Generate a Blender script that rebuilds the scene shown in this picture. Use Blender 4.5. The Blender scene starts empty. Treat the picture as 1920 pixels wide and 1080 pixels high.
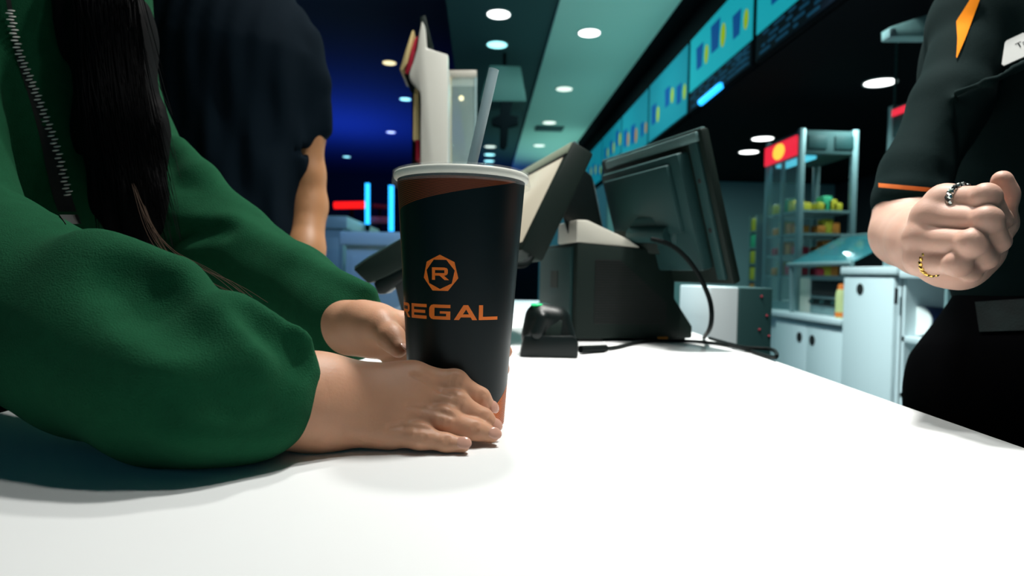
import bpy, bmesh, math, random
import numpy as np
from mathutils import Matrix, Vector, Quaternion
random.seed(7); np.random.seed(7)
sc = bpy.context.scene
C = sc.collection
R = math.radians

# ------------------------------------------------------------------ camera
F = 1200.0                                   # focal length in pixels of a 1920 px wide frame
CT = 0.95                                    # counter height
CAM = Matrix.Translation((0, 0, CT + 0.128)) @ Matrix.Rotation(R(-2.72), 4, 'Z') @ Matrix.Rotation(R(90 - 1.32), 4, 'X') @ Matrix.Rotation(R(1.2), 4, 'Z')
cd = bpy.data.cameras.new('camera'); cam = bpy.data.objects.new('camera', cd); C.objects.link(cam)
cam.matrix_world = CAM
cd.sensor_width = 36; cd.lens = F / 1920 * 36; cd.clip_start = 0.02; cd.clip_end = 60
cd.dof.use_dof = True; cd.dof.focus_distance = 0.51; cd.dof.aperture_fstop = 6.5
sc.camera = cam

# ------------------------------------------------------------------ world, exposure, lights
w = bpy.data.worlds.new('world'); sc.world = w; w.use_nodes = True
w.node_tree.nodes['Background'].inputs[0].default_value = (0.12, 0.60, 0.80, 1)
w.node_tree.nodes['Background'].inputs[1].default_value = 0.13
sc.view_settings.view_transform = 'Standard'; sc.view_settings.look = 'None'
sc.view_settings.exposure = 0.0; sc.view_settings.gamma = 1.0; sc.view_settings.use_curve_mapping = False

def area(name, loc, power, size, color, target=None, spread=180, parent=None):
    l = bpy.data.lights.new(name, 'AREA'); l.shape = 'DISK'; l.size = size; l.energy = power; l.color = color; l.spread = R(spread)
    o = bpy.data.objects.new(name, l); C.objects.link(o); o.location = loc
    if target is not None:
        o.rotation_euler = (Vector(target) - Vector(loc)).to_track_quat('-Z', 'Y').to_euler()
    return o
KEY = (1.0, 0.985, 0.94)
TEAL = (0.45, 1.0, 0.92)
area('counter_downlight', (0.50, 0.98, 2.90), 14.5, 0.16, KEY, spread=95)
area('counter_downlight', (0.125, 1.55, 2.95), 11, 0.16, KEY, spread=100)
area('counter_downlight', (0.42, 0.45, 2.90), 3.0, 0.16, KEY, spread=85)
area('aisle_downlight', (0.72, 2.45, 2.92), 26, 0.16, (.82, 1, 1), (1.25, 2.5, 0.5), spread=75)
area('ceiling_strip_fill', (1.40, 7.0, 2.70), 5, 2.5, TEAL, (0.3, 7.0, 3.6), spread=150)  # added fill lamps without a real fixture, brightening the pale ceiling strip
area('ceiling_strip_fill', (1.40, 4.5, 2.70), 5, 2.5, TEAL, (0.3, 4.5, 3.6), spread=150)
area('ceiling_strip_fill', (1.40, 9.5, 2.70), 12, 2.5, TEAL, (0.3, 9.5, 3.6), spread=150)
area('lobby_blue_wash', (-2.6, 11.5, 1.3), 120, 0.8, (0.02, 0.09, 1.0), (-2.6, 12.2, 3.7), spread=160)
area('lobby_blue_wash', (-4.0, 5.0, 2.0), 7, 0.8, (0.02, 0.06, 1.0), (-3.4, 6.5, 3.7))

# ------------------------------------------------------------------ placing helpers
HDX = math.tan(R(1.2))
def at(px, py, d):
    return CAM @ Vector(((px - 960) / F * d, -(py - 540) / F * d, -d))
def ray(px, py):
    o = CAM.translation; return o, (at(px, py, 1) - o)
def on_z(px, py, z):
    o, v = ray(px, py); return o + v * ((z - o.z) / v.z)
def on_x(px, py, x):
    o, v = ray(px, py); return o + v * ((x - o.x) / v.x)
def on_y(px, py, y):
    o, v = ray(px, py); return o + v * ((y - o.y) / v.y)

# ------------------------------------------------------------------ materials
def mat(name, col, rough=0.5, metal=0.0, bump=0.0, scale=200, emit=None, es=0, alpha=1, spec=0.5, sheen=0, var=0, sss=0, trans=0):
    m = bpy.data.materials.new(name); m.use_nodes = True
    nt = m.node_tree; b = nt.nodes['Principled BSDF']
    b.inputs['Base Color'].default_value = (*col, 1); b.inputs['Roughness'].default_value = rough
    b.inputs['Metallic'].default_value = metal; b.inputs['Specular IOR Level'].default_value = spec
    b.inputs['Sheen Weight'].default_value = sheen
    b.inputs['Sheen Tint'].default_value = (*[min(1, c * 4 + .1) for c in col], 1)
    b.inputs['Alpha'].default_value = alpha
    b.inputs['Transmission Weight'].default_value = trans
    if sss:
        b.inputs['Subsurface Weight'].default_value = sss; b.inputs['Subsurface Radius'].default_value = (1, .35, .2); b.inputs['Subsurface Scale'].default_value = 0.004
    if emit:
        b.inputs['Emission Color'].default_value = (*emit, 1); b.inputs['Emission Strength'].default_value = es
    if bump or var:
        tc = nt.nodes.new('ShaderNodeTexCoord'); n = nt.nodes.new('ShaderNodeTexNoise')
        n.inputs['Scale'].default_value = scale; n.inputs['Detail'].default_value = 4
        nt.links.new(tc.outputs['Object'], n.inputs['Vector'])
        if bump:
            bp = nt.nodes.new('ShaderNodeBump'); bp.inputs['Strength'].default_value = bump; bp.inputs['Distance'].default_value = 0.002
            nt.links.new(n.outputs['Fac'], bp.inputs['Height']); nt.links.new(bp.outputs['Normal'], b.inputs['Normal'])
        if var:
            n2 = nt.nodes.new('ShaderNodeTexNoise'); n2.inputs['Scale'].default_value = scale * 0.12; n2.inputs['Detail'].default_value = 3
            nt.links.new(tc.outputs['Object'], n2.inputs['Vector'])
            mx = nt.nodes.new('ShaderNodeMix'); mx.data_type = 'RGBA'
            mx.inputs['A'].default_value = (*[c * (1 - var) for c in col], 1); mx.inputs['B'].default_value = (*[min(1, c * (1 + var)) for c in col], 1)
            nt.links.new(n2.outputs['Fac'], mx.inputs['Factor']); nt.links.new(mx.outputs['Result'], b.inputs['Base Color'])
    return m
M = dict(
    counter=mat('white_counter', (0.86, 0.88, 0.88), 0.45, bump=0.02, scale=60, var=0.02, spec=.25),
    white=mat('white_laminate', (0.62, 0.70, 0.72), 0.4, var=.03, scale=30),
    cream=mat('cream_plastic', (0.62, 0.60, 0.52), 0.4),
    floor=mat('dark_carpet', (0.02, 0.06, 0.07), 0.9, bump=0.4, scale=300, var=.5),
    black=mat('black_paint', (0.003, 0.004, 0.006), 0.85, spec=.1),
    ceil_strip=mat('pale_ceiling_paint', (0.62, 0.86, 0.74), 0.8, bump=.03, scale=80),
    ceil_dark=mat('dark_teal_ceiling_paint', (0.035, 0.085, 0.085), 0.8),
    ceil_blue=mat('black_blue_ceiling_paint', (0.06, 0.07, 0.10), 0.8),
    wall_teal=mat('grey_teal_wall_paint', (0.24, 0.42, 0.41), 0.7),
    wall_dark=mat('dark_wall_paint', (0.012, 0.016, 0.02), 0.7),
    green=mat('green_fleece', (0.007, 0.072, 0.030), 0.95, bump=0.55, scale=900, sheen=.10, var=.18, spec=.1),
    olive=mat('black_tape_shade', (0.004, 0.005, 0.004), 0.8),  # zipper tape and the painted shadow in the jacket gap
    zip=mat('zipper_metal', (0.80, 0.80, 0.74), 0.35, .35),
    hair=mat('black_hair', (0.003, 0.003, 0.0035), 0.75, spec=.06),
    hairb=mat('brown_stray_hair', (0.05, 0.03, 0.02), 0.45, spec=.4),
    skin=mat('tan_skin', (0.57, 0.30, 0.185), 0.5, bump=0.10, scale=450, var=.10, sss=.25, spec=.35),
    nail=mat('pink_fingernail', (0.66, 0.36, 0.27), 0.22),
    skin2=mat('pale_skin', (0.66, 0.40, 0.31), 0.5, bump=0.08, scale=450, var=.08, sss=.25, spec=.35),
    skin3=mat('brown_skin', (0.42, 0.20, 0.09), 0.5, bump=0.06, scale=400, var=.06, sss=.2),
    navy=mat('black_navy_cotton', (0.0035, 0.008, 0.013), 0.9, bump=.25, scale=900, spec=.03),
    polo=mat('black_polo_cotton', (0.004, 0.013, 0.013), 0.85, bump=.25, scale=900, sheen=.05, spec=.06),
    trousers=mat('black_trousers', (0.0012, 0.0012, 0.0016), 0.95, spec=.02),
    belt=mat('patterned_dark_belt', (0.003, 0.009, 0.009), 0.8, bump=.6, scale=320, var=.9, spec=.2),
    orange=mat('orange_cloth', (0.90, 0.26, 0.003), 0.8, spec=.1),
    trim_or=mat('orange_piping', (0.80, 0.17, 0.02), 0.7),
    shoe=mat('dark_shoe_leather', (0.01, 0.01, 0.01), 0.5),
    silver=mat('silver', (0.55, 0.58, 0.55), 0.25, 1.0),
    gold=mat('gold', (0.85, 0.55, 0.14), 0.25, 1.0),
    cup=mat('black_coated_paper', (0.002, 0.008, 0.010), 0.36, spec=.22),
    rim=mat('white_paper_rim', (0.80, 0.80, 0.72), 0.5),
    print=mat('orange_print', (0.95, 0.20, 0.012), 0.5),
    copper=mat('copper_print', (0.20, 0.045, 0.012), 0.45),
    lid=mat('clear_plastic', (0.85, 0.9, 0.9), 0.08, alpha=.07, spec=.8),
    straw=mat('frosted_straw_plastic', (0.80, 0.92, 0.95), 0.3, alpha=.55),
    pos=mat('charcoal_plastic', (0.007, 0.016, 0.013), 0.55, bump=.12, scale=1500, spec=.2),
    poslight=mat('grey_plastic', (0.016, 0.055, 0.055), 0.55, bump=.1, scale=1500, spec=.25),
    posblack=mat('black_plastic', (0.003, 0.007, 0.007), 0.4, spec=.3),
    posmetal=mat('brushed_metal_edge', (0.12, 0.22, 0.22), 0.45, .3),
    vent=mat('vent_slot_black', (0.004, 0.005, 0.005), 0.7),
    screen=mat('pale_lit_screen', (0.3, 0.3, 0.25), 0.15, emit=(1.0, .86, .62), es=.36),
    screen_dark=mat('dark_screen_glass', (0.01, 0.012, 0.015), 0.1),
    cable=mat('black_cable_rubber', (0.003, 0.006, 0.006), 0.6, spec=.12),
    led=mat('green_led', (0, .3, .1), .3, emit=(0.05, 1.0, 0.3), es=.8),
    sticker=mat('small_orange_sticker', (.8, .3, .04), .5),
    glass=mat('pale_glass', (0.55, 0.75, 0.72), 0.06, alpha=.28, spec=.7),
    glassc=mat('clear_glass', (0.55, 0.8, 0.8), 0.05, alpha=.10, spec=.6),
    casing=mat('grey_green_casing', (.06, .11, .10), .6),
    bezel=mat('olive_grey_bezel', (.25, .30, .22), .5),
    glasst=mat('teal_tinted_glass', (0.06, 0.30, 0.34), 0.1, alpha=.6, spec=.7),
    yellow=mat('warm_yellow_panel', (0.75, 0.60, 0.28), .35),
    red=mat('red_panel', (0.55, 0.02, 0.05), .4),
    disp=mat('pearl_white_plastic', (0.62, 0.62, 0.56), .3),
    lamp=mat('lit_lamp_lens', (1, 1, 1), .5, emit=(1, 1, .98), es=4.0),
    lampc=mat('lit_cool_lamp_lens', (1, 1, 1), .5, emit=(.35, .95, 1.0), es=2.0),
    lampy=mat('lit_warm_lamp_lens', (1, 1, 1), .5, emit=(1.0, .85, .40), es=1.5),
    lampd=mat('lit_dim_lamp_lens', (1, 1, 1), .5, emit=(.85, 1.0, .85), es=1.2),
    ring=mat('lamp_trim_white', (.5, .6, .58), .5),
    neonb=mat('blue_light_tube', (0, .2, .8), .3, emit=(0.02, .42, 1.0), es=2.2),
    neonr=mat('red_light_strip', (.5, 0, 0), .3, emit=(1.0, .01, .01), es=1.3),
    menu=mat('backlit_menu', (.02, .2, .22), .75, spec=.05, emit=(0.005, .27, .33), es=1.0),
    menu2=mat('dim_backlit_menu', (.02, .15, .18), .75, spec=.05, emit=(0.003, .15, .21), es=1.0),
    menub=mat('menu_blue_print', (.01, .05, .2), .75, spec=.05, emit=(0.0, .045, .16), es=1.0),
    menuy=mat('menu_yellow_print', (.3, .3, .02), .75, spec=.05, emit=(.20, .30, .0), es=1.0),
    menuo=mat('menu_orange_print', (.4, .15, .02), .75, spec=.05, emit=(.25, .10, .02), es=1.0),
    menuk=mat('menu_navy_strip', (.004, .009, .020), .85, spec=.08),
    menut=mat('menu_dim_text', (.01, .04, .07), .8, spec=.05, emit=(.003, .03, .06), es=1.0),
    signred=mat('lit_red_sign', (.5, .02, .03), .4, emit=(.85, .02, .05), es=1.0),
    signyel=mat('lit_yellow_sign', (.8, .5, .05), .4, emit=(1.0, .55, .06), es=1.2),
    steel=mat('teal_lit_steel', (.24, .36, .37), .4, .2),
    warmlight=mat('cool_tube_light', (.2, .6, .8), .4, emit=(.10, .65, .85), es=.9),
    pk_y=mat('yellow_wrapper', (.55, .45, .03), .5), pk_o=mat('orange_wrapper', (.60, .20, .03), .5), pk_r=mat('red_wrapper', (.5, .03, .06), .5), pk_g=mat('green_wrapper', (.05, .45, .22), .5),
    bucket=mat('navy_card', (.006, .02, .10), .5), paper=mat('white_paper', (.92, .93, .90), .6),
    bottle=mat('yellow_green_label', (.62, .66, .30), .45), capo=mat('orange_cap', (.8, .2, .03), .45),
)

# ------------------------------------------------------------------ mesh builder
class MB:
    def __init__(s, T=None): s.bm = bmesh.new(); s.T = T or Matrix.Identity(4)
    def _fin(s, vs):
        for v in vs: v.co = s.T @ v.co
    def box(s, lo, hi, bev=0.0, seg=2, T=None):
        lo, hi = Vector(lo), Vector(hi); c = (lo + hi) / 2; d = hi - lo
        r = bmesh.ops.create_cube(s.bm, size=1); vs = r['verts']
        for v in vs: v.co = Vector((v.co.x * d.x, v.co.y * d.y, v.co.z * d.z)) + c
        if bev:
            es = list({e for v in vs for e in v.link_edges})
            rr = bmesh.ops.bevel(s.bm, geom=es, offset=min(bev, min(abs(x) for x in d) * .45), segments=seg, affect='EDGES', profile=.5)
            vs = list({v for f in rr['faces'] for v in f.verts} | {v for v in vs if v.is_valid})
        if T:
            for v in vs: v.co = T @ v.co
        s._fin(vs); return s
    def tube(s, pts, rad, n=8, cap=True):
        pts = [Vector(p) for p in pts]; k = len(pts)
        if not hasattr(rad, '__len__'): rad = [rad] * k
        rings = []; up = None
        for i, p in enumerate(pts):
            t = (pts[min(i + 1, k - 1)] - pts[max(i - 1, 0)]).normalized()
            if up is None: up = t.orthogonal().normalized()
            up = (up - t * up.dot(t)).normalized(); sd = t.cross(up)
            rings.append([s.bm.verts.new(s.T @ (p + (up * math.cos(a) + sd * math.sin(a)) * rad[i])) for a in [2 * math.pi * j / n for j in range(n)]])
        for a, b in zip(rings, rings[1:]):
            for j in range(n): s.bm.faces.new((a[j], a[(j + 1) % n], b[(j + 1) % n], b[j]))
        if cap: s.bm.faces.new(rings[0][::-1]); s.bm.faces.new(rings[-1])
        return s
    def lathe(s, prof, n=48, M=None, closed=False):
        M = M or Matrix.Identity(4)
        rings = [[s.bm.verts.new(s.T @ (M @ Vector((r * math.cos(2 * math.pi * j / n), r * math.sin(2 * math.pi * j / n), z)))) for j in range(n)] for r, z in prof]
        if closed: rings.append(rings[0])
        for a, b in zip(rings, rings[1:]):
            for j in range(n): s.bm.faces.new((a[j], a[(j + 1) % n], b[(j + 1) % n], b[j]))
        if not closed:
            s.bm.faces.new(rings[0][::-1]); s.bm.faces.new(rings[-1])
        return s
    def prism(s, poly, vec, bev=0):
        vec = Vector(vec); a = [s.bm.verts.new(Vector(p)) for p in poly]; b = [s.bm.verts.new(Vector(p) + vec) for p in poly]; n = len(a)
        fs = [s.bm.faces.new(a[::-1]), s.bm.faces.new(b)] + [s.bm.faces.new((a[i], a[(i + 1) % n], b[(i + 1) % n], b[i])) for i in range(n)]
        vs = a + b
        bmesh.ops.recalc_face_normals(s.bm, faces=fs)
        if bev:
            es = list({e for f in fs for e in f.edges})
            rr = bmesh.ops.bevel(s.bm, geom=es, offset=bev, segments=2, affect='EDGES', profile=.5)
            vs = list({v for f in rr['faces'] for v in f.verts} | {v for v in vs if v.is_valid})
        s._fin(vs); return s
    def poly(s, pts): s.bm.faces.new([s.bm.verts.new(s.T @ Vector(p)) for p in pts]); return s
    def ball(s, c, r, ax=None, u=14, v=10):
        r = (r, r, r) if not hasattr(r, '__len__') else r
        rr = bmesh.ops.create_uvsphere(s.bm, u_segments=u, v_segments=v, radius=1)
        A = ax or Matrix.Identity(3)
        for q in rr['verts']: q.co = s.T @ (Vector(c) + A @ Vector((q.co.x * r[0], q.co.y * r[1], q.co.z * r[2])))
        return s
    def mesh(s, name, smooth=35):
        me = bpy.data.meshes.new(name)
        bmesh.ops.recalc_face_normals(s.bm, faces=s.bm.faces)
        s.bm.to_mesh(me); s.bm.free()
        if smooth and len(me.polygons):
            me.shade_smooth()
            try: me.set_sharp_from_angle(angle=R(smooth))
            except Exception: pass
        return me
LOC = {}
def thing(name, label, cat, loc=(0, 0, 0), group=None):
    o = bpy.data.objects.new(name, None); C.objects.link(o); o.location = loc; o.empty_display_size = .05
    o['label'] = label; o['category'] = cat
    if group: o['group'] = group
    LOC[o] = Vector(loc); return o
def link(name, me, m, parent=None, world=True):
    o = bpy.data.objects.new(name, me); C.objects.link(o)
    if m: me.materials.append(M[m] if isinstance(m, str) else m)
    if parent is not None:
        o.parent = parent; LOC[o] = LOC[parent]
        if world: me.transform(Matrix.Translation(-LOC[parent]))
    else: LOC[o] = Vector((0, 0, 0))
    return o
def part(name, mb, m, parent, world=True, label=None, smooth=35):
    o = link(name, mb.mesh(name, smooth), m, parent, world)
    if label: o['label'] = label
    return o
def solo(name, mb, m, label, cat, group=None, smooth=35, origin=None):
    me = mb.mesh(name, smooth); o = link(name, me, m)
    if origin is None:
        vs = [v.co for v in me.vertices]
        origin = Vector(((min(v.x for v in vs) + max(v.x for v in vs)) / 2, (min(v.y for v in vs) + max(v.y for v in vs)) / 2, min(v.z for v in vs)))
    me.transform(Matrix.Translation(-Vector(origin))); o.location = origin; LOC[o] = Vector(origin)
    o['label'] = label; o['category'] = cat
    if group: o['group'] = group
    return o
def struct(name, mb, m):
    o = link(name, mb.mesh(name, 30), m); o['kind'] = 'structure'; return o
def dup(root, loc, label=None, sub=None):
    r = root.copy(); C.objects.link(r); r.location = loc; LOC[r] = Vector(loc)
    if label: r['label'] = label
    for ch in list(root.children):
        c = ch.copy(); C.objects.link(c); c.parent = r
        if sub and ch.name.split('.')[0] in sub:
            c.data = ch.data.copy(); c.data.materials.clear(); c.data.materials.append(M[sub[ch.name.split('.')[0]]])
    return r
def catmull(pts, n=8):
    P = [Vector(p) for p in pts]; out = []
    for i in range(len(P) - 1):
        a, b, c, d = P[max(i - 1, 0)], P[i], P[i + 1], P[min(i + 2, len(P) - 1)]
        for j in range(n):
            t = j / n
            out.append(.5 * ((2 * b) + (c - a) * t + (2 * a - 5 * b + 4 * c - d) * t * t + (3 * b - a - 3 * c + d) * t ** 3))
    out.append(P[-1]); return out

# ------------------------------------------------------------------ smooth solids for bodies and cloth
class Sdf:
    def __init__(s): s.p = []
    def cone(s, a, b, ra, rb, k=.01, op=1):
        s.p.append(('c', np.array(a, float), np.array(b, float), ra, rb, k, op)); return s
    def ell(s, c, rad, A=None, k=.01, op=1):
        A = np.array(A if A is not None else np.eye(3), float)
        s.p.append(('e', np.array(c, float), A, np.array(rad, float), 0, k, op)); return s
    def px(s, a, b, k=.01, op=1):            # cones given as (px, py, depth, radius in px)
        return s.cone(at(*a[:3]), at(*b[:3]), a[3] * a[2] / F, b[3] * b[2] / F, k, op)
    def chain(s, pts, k=.01, op=1):
        for a, b in zip(pts, pts[1:]): s.px(a, b, k, op)
        return s
    def _d(s, q, X, Y, Z):
        if q[0] == 'c':
            a, b, ra, rb = q[1:5]; ab = b - a; L = max(ab @ ab, 1e-12)
            x, y, z = X - a[0], Y - a[1], Z - a[2]
            t = np.clip((x * ab[0] + y * ab[1] + z * ab[2]) / L, 0, 1)
            return np.sqrt((x - t * ab[0]) ** 2 + (y - t * ab[1]) ** 2 + (z - t * ab[2]) ** 2) - (ra + (rb - ra) * t)
        c, A, r = q[1:4]; x, y, z = X - c[0], Y - c[1], Z - c[2]
        u = [(x * A[i][0] + y * A[i][1] + z * A[i][2]) for i in range(3)]
        k0 = np.sqrt(sum((u[i] / r[i]) ** 2 for i in range(3))) + 1e-9
        k1 = np.sqrt(sum((u[i] / r[i] ** 2) ** 2 for i in range(3))) + 1e-9
        return k0 * (k0 - 1) / k1
    def _mix(s, d, e, k, op):
        if op < 0: d, e = -d, e
        h = np.clip(k - np.abs(d - e), 0, None) / k
        m = np.minimum(d, e) - h * h * k * .25
        return -m if op < 0 else m
    def bb(s, q):
        if q[0] == 'c':
            r = max(q[3], q[4]); return np.minimum(q[1], q[2]) - r, np.maximum(q[1], q[2]) + r
        r = max(q[3]); return q[1] - r, q[1] + r
    def eval(s, P):
        P = np.asarray(P, float); d = np.full(P.shape[0], 10.0)
        for q in s.p: d = s._mix(d, s._d(q, P[:, 0], P[:, 1], P[:, 2]), q[5], q[6])
        return d
    def hit(s, px, py, d0=.2, d1=3.0, off=0.0):
        o, v = ray(px, py); v = np.array(v); L = np.linalg.norm(v); t = d0
        for _ in range(200):
            e = s.eval(np.array([np.array(o) + v * t]))[0] - off
            if e < .0003: return Vector(np.array(o) + v * t)
            t += e * .7 / L
            if t > d1: return None
        return Vector(np.array(o) + v * t)
    def normal(s, p, e=.002):
        p = np.array(p); g = s.eval(np.array([p + e * np.eye(3)[i] for i in range(3)])) - s.eval(np.array([p - e * np.eye(3)[i] for i in range(3)]))
        return Vector(g).normalized()
    def build(s, h, disp=None, smooth=2, clipz=None):
        u = [q for q in s.p if q[6] > 0]
        lo = np.min([s.bb(q)[0] for q in u], 0) - 4 * h; hi = np.max([s.bb(q)[1] for q in u], 0) + 4 * h
        n = np.ceil((hi - lo) / h).astype(int) + 1
        ax = [(lo[i] + h * np.arange(n[i])).astype(np.float32) for i in range(3)]
        d = np.full(n, 1.0, np.float32)
        for q in s.p:
            a, b = s.bb(q); mg = q[5] + 3 * h + .006
            i0 = np.clip(np.floor((a - mg - lo) / h).astype(int), 0, n); i1 = np.clip(np.ceil((b + mg - lo) / h).astype(int) + 1, 0, n)
            if (i1 <= i0).any(): continue
            sl = tuple(slice(i0[i], i1[i]) for i in range(3))
            X = ax[0][sl[0]][:, None, None]; Y = ax[1][sl[1]][None, :, None]; Z = ax[2][sl[2]][None, None, :]
            d[sl] = s._mix(d[sl], s._d(q, X, Y, Z), q[5], q[6])
        if disp: d += disp(ax[0][:, None, None], ax[1][None, :, None], ax[2][None, None, :]).astype(np.float32)
        if clipz is not None: d = np.maximum(d, (clipz - ax[2])[None, None, :])
        return nets(d, lo, h, smooth)
def nets(d, lo, h, smooth):
    n = np.array(d.shape); cs = n - 1
    S = np.zeros((*cs, 3), np.float32); N = np.zeros(cs, np.float32)
    def sub(o): return tuple(slice(o[i], o[i] + cs[i]) for i in range(3))
    for axis in range(3):
        o1, o2 = [i for i in range(3) if i != axis]
        for p in (0, 1):
            for q in (0, 1):
                a = [0, 0, 0]; a[o1] = p; a[o2] = q; b = list(a); b[axis] = 1
                A, B = d[sub(a)], d[sub(b)]; m = (A < 0) != (B < 0)
                t = np.where(m, A / np.where(A - B == 0, 1, A - B), 0)
                N += m; S[..., axis] += np.where(m, t, 0)
                if p: S[..., o1] += m
                if q: S[..., o2] += m
    act = N > 0; idx = -np.ones(cs, np.int64); cells = np.argwhere(act); idx[act] = np.arange(len(cells))
    V = lo + h * (cells + S[act] / N[act][:, None])
    quads = []
    for axis in range(3):
        o1, o2 = (axis + 1) % 3, (axis + 2) % 3
        a = [slice(None)] * 3; b = [slice(None)] * 3; a[axis] = slice(0, -1); b[axis] = slice(1, None)
        A, B = d[tuple(a)] < 0, d[tuple(b)] < 0
        e = np.argwhere(A != B); fl = A[A != B]
        ok = (e[:, o1] > 0) & (e[:, o2] > 0) & (e[:, o1] < cs[o1]) & (e[:, o2] < cs[o2]); e = e[ok]; fl = fl[ok]
        def ix(x, y):
            c = e.copy(); c[:, o1] -= x; c[:, o2] -= y; return idx[c[:, 0], c[:, 1], c[:, 2]]
        q = np.stack([ix(0, 0), ix(1, 0), ix(1, 1), ix(0, 1)], 1)
        q[~fl] = q[~fl][:, ::-1]; quads.append(q)
    Q = np.concatenate(quads)
    for _ in range(smooth):
        acc = np.zeros_like(V); cnt = np.zeros(len(V))
        for i in range(4):
            a, b = Q[:, i], Q[:, (i + 1) % 4]
            for c in range(3):
                acc[:, c] += np.bincount(a, V[b, c], len(V)) + np.bincount(b, V[a, c], len(V))
            cnt += np.bincount(a, minlength=len(V)) + np.bincount(b, minlength=len(V))
        V = V * .45 + .55 * acc / np.maximum(cnt, 1)[:, None]
    return V, Q
def to_mesh(name, parts):
    V = np.concatenate([p[0] for p in parts]); off = 0; Q = []
    for v, q in parts: Q.append(q + off); off += len(v)
    Q = np.concatenate(Q); me = bpy.data.meshes.new(name)
    me.vertices.add(len(V)); me.vertices.foreach_set('co', V.astype(np.float32).ravel())
    me.loops.add(Q.size); me.loops.foreach_set('vertex_index', Q.astype(np.int32).ravel())
    me.polygons.add(len(Q)); me.polygons.foreach_set('loop_start', np.arange(0, Q.size, 4, dtype=np.int32))
    me.update(calc_edges=True); me.validate(); me.shade_smooth()
    return me
def spart(name, parts, m, parent, label=None):
    o = link(name, to_mesh(name, parts), m, parent)
    if label: o['label'] = label
    return o

# ------------------------------------------------------------------ room
H1, H2, HK = 2.98, 3.70, 2.28            # service ceiling, lobby ceiling, kitchen ceiling
mb = MB(); mb.box((-9, -2.5, -.1), (5, 18, 0)); struct('floor', mb, 'floor')
mb = MB(); mb.box((.50, -2.5, H1 - .02), (1.32, 18, H1 + .1)); struct('ceiling', mb, 'ceil_strip')
mb = MB(); mb.box((-.25, -2.5, H1), (.50, 18, H1 + .1)); mb.box((-.29, -2.5, H1), (-.25, 18, H2)); struct('ceiling_centre', mb, 'ceil_dark')
mb = MB(); mb.box((-9, -2.5, H2), (-.25, 18, H2 + .1)); struct('ceiling_left', mb, 'ceil_blue')
mb = MB(); mb.box((1.32, -2.5, H1), (1.50, 18, H1 + .1)); mb.box((1.47, -2.5, HK), (1.57, 18, H1 + .02)); struct('wall_right', mb, 'black')
mb = MB(); mb.box((1.47, -2.5, HK - .06), (4.6, 7.6, HK)); struct('ceiling_right', mb, 'black')
mb = MB(); mb.box((4.2, -2.5, 0), (4.3, 7.6, HK - .06)); struct('wall_kitchen', mb, 'wall_dark')
mb = MB(); mb.box((1.47, 7.5, 0), (4.2, 7.6, HK - .06)); struct('wall_back', mb, 'wall_teal')
mb = MB(); mb.box((-9, 17.9, 0), (1.6, 18, H2)); struct('wall_far', mb, 'wall_dark')
mb = MB(); mb.box((-9, -2.5, 0), (-8.9, 17.9, H2)); struct('wall_left', mb, 'wall_dark')

# ------------------------------------------------------------------ service counter
eR0 = on_z(1920, 837, CT); eR1 = on_z(1455, 676, CT)
dirv = (eR1 - eR0).normalized(); perp = Vector((-dirv.y, dirv.x, 0))
o0 = eR0 - dirv * .75
cw = .845; cl = 3.3
TC = Matrix(((-perp.x, dirv.x, 0, o0.x), (-perp.y, dirv.y, 0, o0.y), (0, 0, 1, 0), (0, 0, 0, 1)))   # local: x to the right (edge at 0), y away
ctr = thing('service_counter', 'long white service counter the cup stands on', 'counter', (o0.x + perp.x * .4 + dirv.x * 1.5, o0.y + perp.y * .4 + dirv.y * 1.5, 0))
part('worktop', MB(TC).box((-cw, 0, CT - .04), (0, cl, CT), .004), 'counter', ctr)
part('base', MB(TC).box((-cw + .06, .05, .10), (-.06, cl - .05, CT - .04)), 'white', ctr)
part('plinth', MB(TC).box((-cw + .10, .08, 0), (-.10, cl - .08, .10)), 'black', ctr)

# ------------------------------------------------------------------ drink cup
cpos = on_z(857, 790, CT)
RB, RT, HC = .0400, .0540, .208
cf = Vector((-cpos.x, -cpos.y, 0)).normalized(); cr = Vector((-cf.y, cf.x, 0))     # towards the camera, and to the right of it
def rc(z): return RB + (RT - RB) * z / HC
def conept(th, z, off=.00025):
    r = rc(z) + off; return Vector(cf * (math.cos(th) * r) + cr * (math.sin(th) * r)) + Vector((0, 0, z))
cup = thing('drink_cup', 'large black paper cup with orange emblem and lettering held in both hands', 'cup', cpos)
prof = [(.0, .004), (RB - .003, .004), (RB - .002, 0), (RB, 0), (rc(.10), .10), (RT, HC - .002), (RT - .0012, HC - .002), (rc(.1) - .0012, .10), (RB - .0015, .006), (0, .006)]
part('cup_wall', MB().lathe(prof[1:-1], 96), 'cup', cup, False)
part('cup_floor', MB().lathe([(.0001, .004), (RB - .001, .004), (RB - .001, .006), (.0001, .006)], 64), 'cup', cup, False)
rp = [(RT + .0026 * math.cos(a) + .0005, HC - .0005 + .0034 * math.sin(a)) for a in [2 * math.pi * i / 14 for i in range(14)]]
part('rolled_rim', MB().lathe(rp, 96, closed=True), 'rim', cup, False, 'white rolled rim')
lp = [(RT + .0044, HC - .0085), (RT + .0050, HC - .0085), (RT + .0050, HC - .006), (RT + .0040, HC - .001), (RT + .0040, HC + .0034), (RT + .001, HC + .0046), (RT - .002, HC + .0046), (RT - .003, HC + .001), (.005, HC + .003), (.005, HC + .0024), (RT - .0034, HC + .0004), (RT - .0026, HC + .004), (RT + .0006, HC + .0040), (RT + .0033, HC + .003), (RT + .0033, HC - .001), (RT + .0042, HC - .006)]
part('lid', MB().lathe(lp, 96, closed=True), 'lid', cup, False, 'clear plastic lid')
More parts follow.
